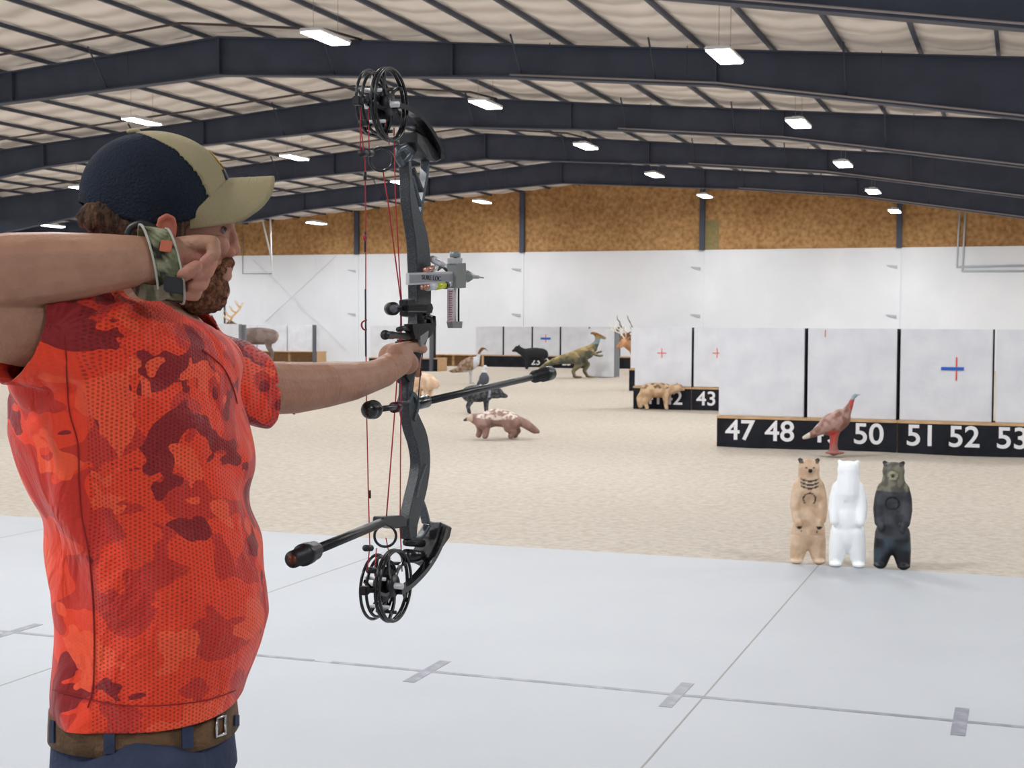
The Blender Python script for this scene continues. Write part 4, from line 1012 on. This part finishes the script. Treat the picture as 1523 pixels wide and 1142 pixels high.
# upper eyelet and truss
bm = BM(); el_ = BPs([(592, 222), (603, 217), (615, 225), (606, 240), (597, 244), (591, 234)]); tube(bm, el_, .0065, 8, closed=True, up=S_)
part('riser_eyelet', bm, riserg)
part('riser_truss', rail([(632, 225), (632, 250), (628, 275), (624, 300), (621, 325)], [12, 13, 12, 12, 10], .018), riserg)
part('riser_truss', rail([(612, 250), (620, 270), (626, 285)], [6, 7, 6], .014), riserm)
part('riser_truss', rail([(610, 262), (616, 285), (622, 305)], [7, 9, 6], .016), riserg)
part('riser_truss', rail([(620, 735), (628, 755), (634, 778)], [14, 13, 12], .018), riserg)
part('riser_truss', rail([(626, 690), (616, 720), (612, 740)], [8, 10, 8], .026), riserg)
part('riser_truss', rail([(606, 800), (622, 800), (636, 780)], [8, 7, 8], .016), riserm)
part('riser_truss', rail([(600, 600), (606, 585), (614, 600), (608, 625)], [5, 5, 5, 5], .028), riserg)
bm = BM(); prism(bm, BPs([(596, 505), (622, 500), (618, 530), (610, 555), (600, 572), (594, 560)]), S_*.028); bmesh.ops.bevel(bm, geom=bm.edges[:], offset=.004, segments=2, affect='EDGES', clamp_overlap=True); part('grip', bm, blackm)
# limb pockets
bm = BM(); prism(bm, BPs([(606, 196), (622, 205), (640, 228), (648, 236), (636, 242), (622, 236), (606, 214)]), S_*.04); bmesh.ops.bevel(bm, geom=bm.edges[:], offset=.003, segments=1, affect='EDGES', clamp_overlap=True); part('limb_pocket', bm, blackm)
bm = BM(); prism(bm, BPs([(643, 775), (660, 783), (656, 800), (640, 822), (628, 838), (622, 828), (636, 800)]), S_*.04); bmesh.ops.bevel(bm, geom=bm.edges[:], offset=.003, segments=1, affect='EDGES', clamp_overlap=True); part('limb_pocket', bm, blackm)
for o in (-.022, .022):
    bm = BM(); P = spline(BPs([(658, 234), (644, 205), (624, 176), (600, 160), (585, 158)], o), 4); sweep(bm, P, .0085, .005, S_); part('limb', bm, blackg)
    bm = BM(); P = spline(BPs([(660, 785), (650, 815), (632, 845), (608, 870), (592, 880)], o), 4); sweep(bm, P, .0085, .005, S_); part('limb', bm, blackg)
for P in ([(650, 215), (618, 190)], [(650, 225), (612, 212)], [(634, 840), (605, 825)], [(628, 808), (604, 806)]):
    bm = BM(); tube(bm, BPs(P), .008, 8); part('limb_bolt', bm, blackm)
bm = BM(); tube(bm, BPs([(604, 826), (632, 829)]), .013, 14); part('limb_damper', bm, blackg)
# cams
def cam_wheel(u, v, sgn):
    c = BP(u, v); e = None; up = Z
    def rg(r, off, dx=0, dz=0, ex=1.0, t=.0026, n=48, wv=.0):
        return [c + S_*off + A_b*(dx+r*ex*math.cos(2*PI*k/n)) + Z*(dz+r*math.sin(2*PI*k/n)*(1+wv*math.cos(2*PI*k/n))) for k in range(n)], t
    bm = BM(); P, t = rg(.066, .012); tube(bm, P, .0036, 8, closed=True, up=S_); cw = part('cam', bm, blackg)
    for spec_ in ((.066, .020, 0, 0), (.056, -.012, 0, .004*sgn), (.060, -.020, -.004, .004*sgn), (.034, .000, .006, -.010*sgn), (.026, -.006, -.006, .012*sgn)):
        bm = BM(); P, t = rg(*spec_); tube(bm, P, .0030, 8, closed=True, up=S_); part('cam_track', bm, blackg, cw)
    for off, r, ks in ((.016, .066, 5), (-.016, .057, 5)):
        for k in range(ks):
            a = 2*PI*k/ks+.5+off*9; bm = BM(); P = spline([c+S_*off, c+S_*off+A_b*r*.5*math.cos(a+.35)+Z*r*.5*math.sin(a+.35), c+S_*off+A_b*r*math.cos(a)+Z*r*math.sin(a)], 4); sweep(bm, P, .0022, .0032, S_); part('spoke', bm, blackg, cw)
    bm = BM(); tube(bm, [c-S_*.035, c+S_*.035], .006, 12); part('axle', bm, alum, cw)
    for off in (-.012, .014):
        bm = BM(); tube(bm, [c+S_*(off-.005), c+S_*(off+.005)], .021, 20); part('bearing', bm, blackm, cw)
    bm = BM(); prism(bm, [c+A_b*x+Z*z for x, z in ((-.02, -.03), (.03, -.025), (.035, .02), (0, .035), (-.03, .01))], S_*.008); part('module', bm, blackm, cw)
    for x, z in ((-.045, .02), (.04, .035), (.0, -.05), (-.03, -.035)):
        bm = BM(); tube(bm, [c+A_b*x+Z*z-S_*.02, c+A_b*x+Z*z+S_*.022], .0035, 8); part('post', bm, alum if x < 0 else blackm, cw)
    return cw
cam_wheel(568, 156, 1); cam_wheel(574, 870, -1)
# cross bars at the axles
for v, L2 in ((150, (526, 600)), (878, (536, 606))):
    bm = BM(); tube(bm, [BP(L2[0]+6, v, .0), BP(L2[1], v+1, .0)], .0045, 8); box(bm, BP(L2[0]+6, v)-V((.008,)*3), BP(L2[0]+6, v)+V((.008,)*3), .002); part('string_guard', bm, blackm)
for u, v in ((541, 228), (549, 228), (541, 183), (548, 815), (553, 848), (541, 150)):
    bm = BM(); tube(bm, [BP(u-5, v), BP(u+4, v)], .006, 10); part('string_stop', bm, blackm)
# strings and cables
def string(name, L2, r=.0012, m=redc, off=0):
    bm = BM(); tube(bm, BPs(L2, off), r, 6); return part(name, bm, m)
string('string', [(536, 170), (538, 200), (543, 240), (544, 360), (544, 480), (545, 600), (548, 740), (550, 812), (546, 850)])
string('yoke', [(536, 160), (536, 225)], .0011); string('yoke', [(548, 160), (549, 226)], .0011)
string('cable', [(570, 256), (577, 300), (590, 400), (596, 445), (596, 480), (588, 600), (581, 690), (574, 778)], .0013)
string('cable', [(586, 190), (588, 290), (594, 400), (597, 445), (597, 520), (596, 640), (595, 780), (598, 850)], .0013)
string('cable', [(570, 120), (572, 170), (579, 215)], .0011); string('cable', [(574, 800), (580, 830), (576, 860)], .0011); string('cable', [(560, 815), (557, 850), (562, 870)], .0011)
string('center_serving', [(543.6, 430), (544.2, 530)], .0018, mat('serving', (40, 42, 60), .6)); string('serving', [(543, 375), (543.3, 345)], .0018, MATS['serving'])
for v in (262, 735): bm = BM(); tube(bm, BPs([(543 if v < 500 else 549.5, v-6), (543 if v < 500 else 549.5, v+6)]), .0032, 8); part('string_silencer', bm, blackm)
bm = BM(); tube(bm, [BP(543, 354)+V((0, 0, .004*math.cos(a)))+A_b*.004*math.sin(a) for a in [2*PI*k/12 for k in range(12)]], .0022, 6, closed=True, up=S_); part('peep_sight', bm, redc)
bm = BM(); tube(bm, spline(BPs([(545, 476), (539, 479), (538, 485), (541, 490), (545, 490)]), 4), .0016, 6); part('d_loop', bm, redc)
fc = (EYE-BP(567, 237)).normalized()
for u, v, r in ((567, 237, 17), (573, 797, 16)):
    c = BP(u, v); x_ = Z.cross(fc).normalized(); R_ = PX(r, 2.7)
    bm = BM(); tube(bm, [c + x_*R_*math.cos(2*PI*k/32)+Z*R_*math.sin(2*PI*k/32) for k in range(32)], .0026, 8, closed=True, up=fc); part('cable_ring', bm, blackg)
# sight
O = .028
def q(u, v, o=O): return BP(u, v, o)
bm = BM(); c = [q(606, 406), q(692, 403), q(692, 420), q(606, 424)]; prism(bm, c, S_*.008); bmesh.ops.bevel(bm, geom=bm.edges[:], offset=.0012, segments=1, affect='EDGES', clamp_overlap=True); sb = part('sight_bar', bm, alum)
bm = BM(); prism(bm, [q(610, 409, O+.0048), q(682, 407.5, O+.0048), q(682, 417, O+.0048), q(610, 420, O+.0048)], S_*.0012); part('recess', bm, mat('dark_alu', (150, 150, 156), .4, .3), sb)
tx = text_mesh('lettering', 'SURE LOC', .0125, blackm, bow, (0, 0, 0), (0, 0, 0), ext=.0003, sx=1.55)
M = Matrix((A_b, Z, S_)).transposed().to_4x4(); M.translation = q(642, 413.5, O+.0058)-bow.location; tx.parent = bow
tx.location = M.translation; tx.rotation_euler = M.to_euler()
bm = BM(); prism(bm, [q(671, 392), q(686, 391), q(686, 428), q(671, 429)], S_*.022); bmesh.ops.bevel(bm, geom=bm.edges[:], offset=.001, segments=1, affect='EDGES', clamp_overlap=True); part('sight_block', bm, mat('grey_metal', (140, 143, 140), .4, .35))
bm = BM(); prism(bm, [q(667, 430), q(674, 430), q(674, 478), q(667, 479)], S_*.006); sc_ = part('sight_scale', bm, mat('scale_plate', (206, 190, 192), .4, .3))
bm = BM()
for k in range(13): prism(bm, [q(668, 433+k*3.4, O+.0036), q(672+(k % 3 == 0), 433+k*3.4, O+.0036), q(672+(k % 3 == 0), 434.2+k*3.4, O+.0036), q(668, 434.2+k*3.4, O+.0036)], S_*.0006)
tag(part('scale_marks', bm, mat('scale_red', (120, 40, 50), .6), sc_), kind='stuff')
bm = BM(); tube(bm, [q(677, 380), q(677, 482)], .003, 8); part('sight_rod', bm, alum)
bm = BM(); tube(bm, [q(682, 384), q(682, 482)], .0022, 8); part('sight_rod', bm, blackm)
bm = BM(); prism(bm, [q(669, 384), q(684, 384), q(683, 392), q(670, 392)], S_*.012); part('sight_cap', bm, alum)
bm = BM(); tube(bm, [q(677, 374), q(677, 383)], .011, 14); part('sight_knob', bm, MATS['grey_metal'])
bm = BM(); prism(bm, [q(668, 478), q(684, 478), q(683, 488), q(670, 488)], S_*.012); part('sight_cap', bm, MATS['grey_metal'])
bm = BM(); tube(bm, [q(686, 411), q(693, 411), q(693.5, 411), q(699, 411), q(699.5, 411), q(711, 412), q(711.5, 412), q(719, 413)], [.009, .011, .013, .009, .005, .004, .002, .0015], 14); part('windage_knob', bm, MATS['grey_metal'])
bm = BM(); tube(bm, [q(643, 385), q(650, 389), q(659, 394)], [.007, .008, .006], 12); part('clamp_knob', bm, alum)
bm = BM(); tube(bm, [q(648, 398), q(642, 402)], .006, 10); part('clamp_screw', bm, alum)
bm = BM(); tube(bm, spline([q(651, 401), q(658, 397), q(664, 402)]), .003, 8); part('clamp_lever', bm, blackm)
bm = BM(); tube(bm, [q(633, 402), q(643, 399)], .006, 10); part('clamp_screw', bm, mat('copper', (190, 140, 124), .35, .7))
bm = BM(); tube(bm, [q(629, 427), q(640, 426)], .006, 10); part('clamp_screw', bm, MATS['copper'])
bm = BM(); tube(bm, [q(636, 427), q(646, 425)], .008, 10); part('clamp_screw', bm, mat('clear_plastic', (206, 210, 214), .25))
bm = BM(); tube(bm, [q(647, 426), q(660, 424)], .0075, 12); part('level_vial', bm, mat('vial_yellow', (196, 206, 20), .3))
bm = BM(); tube(bm, [q(660, 424), q(664, 424)], .008, 12); part('vial_cap', bm, blackm)
bm = BM(); tube(bm, [q(664, 422), q(669, 422)], .006, 12); part('clamp_screw', bm, alum)
# quiver mount and rest
fcl = ((EYE-BP(583, 459)).normalized()*.9+S_*.3).normalized()
def blk(name, L2, th, off=.02, m=blackm, bev=.002):
    bm = BM(); prism(bm, [BP(u, v, off) for u, v in L2], S_*th); bmesh.ops.bevel(bm, geom=bm.edges[:], offset=bev, segments=1, affect='EDGES', clamp_overlap=True); return part(name, bm, m)
blk('quiver_mount', [(599, 446), (612, 444), (612, 450), (637, 451), (639, 458), (637, 466), (612, 468), (611, 472), (600, 470)], .018)
blk('mount_plate', [(603, 452), (632, 452), (632, 464), (603, 464)], .012, .032, blackg)
bm = BM(); tube(bm, [BP(583, 459, .02)-fcl*.012, BP(583, 459, .02)+fcl*.012], .0125, 24); cy = part('lens_tube', bm, blackm)
bm = BM(); tube(bm, [BP(583, 459, .02)+fcl*.0118, BP(583, 459, .02)+fcl*.0128], .0075, 20); part('lens', bm, mat('glass_dark', (96, 100, 106), .1), cy)
bm = BM(); tube(bm, [BP(590, 459, .02), BP(602, 459, .02)], .005, 10); part('lens_arm', bm, blackm)
blk('rest_body', [(607, 482), (640, 480), (641, 470), (634, 468), (642, 470), (643, 484), (636, 498), (628, 506), (612, 504), (609, 494)], .018, .024)
blk('rest_bracket', [(622, 500), (636, 490), (634, 505), (625, 516)], .008, .03, MATS['grey_metal'])
bm = BM(); tube(bm, BPs([(572, 498), (574, 498), (574.2, 498), (584, 498.5), (584.2, 498.5), (608, 500)], .024), [.009, .009, .0075, .0075, .0062, .0062], 14); part('rest_cylinder', bm, blackg)
bm = BM(); tube(bm, BPs([(592, 490), (600, 488), (610, 492)], .024), .005, 8); part('rest_launcher', bm, blackm)
bm = BM(); tube(bm, BPs([(632, 470), (640, 472), (641, 482)], .03), .006, 8); part('rest_arm', bm, blackg)
string('rest_cord', [(628, 500), (629, 520), (625, 560), (621, 600), (618, 608)], .0012, blackm, .02)
bm = BM(); tube(bm, BPs([(628.5, 512), (628.6, 522)], .02), .0035, 8); part('cord_clip', bm, blackm)
# stabilizers
def st3(name, P, r, m=blackm, seg=16): bm = BM(); tube(bm, P, r, seg); return part(name, bm, m)
f1 = W(598, 605, 2.79); f2 = W(817, 555, 3.42); dvf = (f2-f1)
def fpt(u):  # point along the front bar seen at column u
    lo_, hi_ = 0.0, 1.3
    for _ in range(40):
        m_ = (lo_+hi_)/2; p = f1+dvf*m_ - EYE; uu = CX+F*p.dot(CR)/p.dot(f0)
        if uu < u: lo_ = m_
        else: hi_ = m_
    return f1+dvf*lo_
st3('front_stabilizer', [fpt(618), fpt(792)], [.0078, .0078])
st3('stabilizer_mount', [fpt(600), fpt(620), fpt(634), fpt(637)], [.010, .013, .013, .008], blackg)
st3('stabilizer_weight', [fpt(789), fpt(795), fpt(795.3), fpt(807), fpt(807.2), fpt(818)], [.008, .013, .015, .015, .0175, .0175], blackm)
g1 = BP(596, 604, .01); g2 = BP(568, 608, .03)
st3('side_rod', [g1, g2], .0055); bm = BM(); ico(bm, BP(555, 609, .04), .0175); ico(bm, BP(555, 609, .04)-A_b*.012, .0165); part('side_weight', bm, blackg)
bm = BM(); tube(bm, [BP(585, 606, .012), BP(592, 605, .012)], .0105, 12); part('rod_collar', bm, mat('maroon_metal', (70, 26, 38), .35, .4))
blk('back_bar_bracket', [(562, 768), (592, 766), (598, 772), (598, 783), (578, 786), (561, 778)], .022, .0, mat('bracket_black', (44, 46, 50), .35))
b1_ = BP(568, 777, .006); b2_ = W(435, 832, 2.34); 
def bpt(t): return b1_.lerp(b2_, t)
st3('back_stabilizer', [bpt(0), bpt(.76)], [.0088, .0088])
st3('stabilizer_weight', [bpt(.74), bpt(.78), bpt(.781), bpt(.84), bpt(.841), bpt(.90), bpt(.901), bpt(1.0)], [.010, .0125, .0165, .0165, .019, .019, .0145, .0145], blackm)
st3('weight_end', [bpt(1.0), bpt(1.004)], .008, mat('copper_dark', (110, 70, 48), .4, .6))
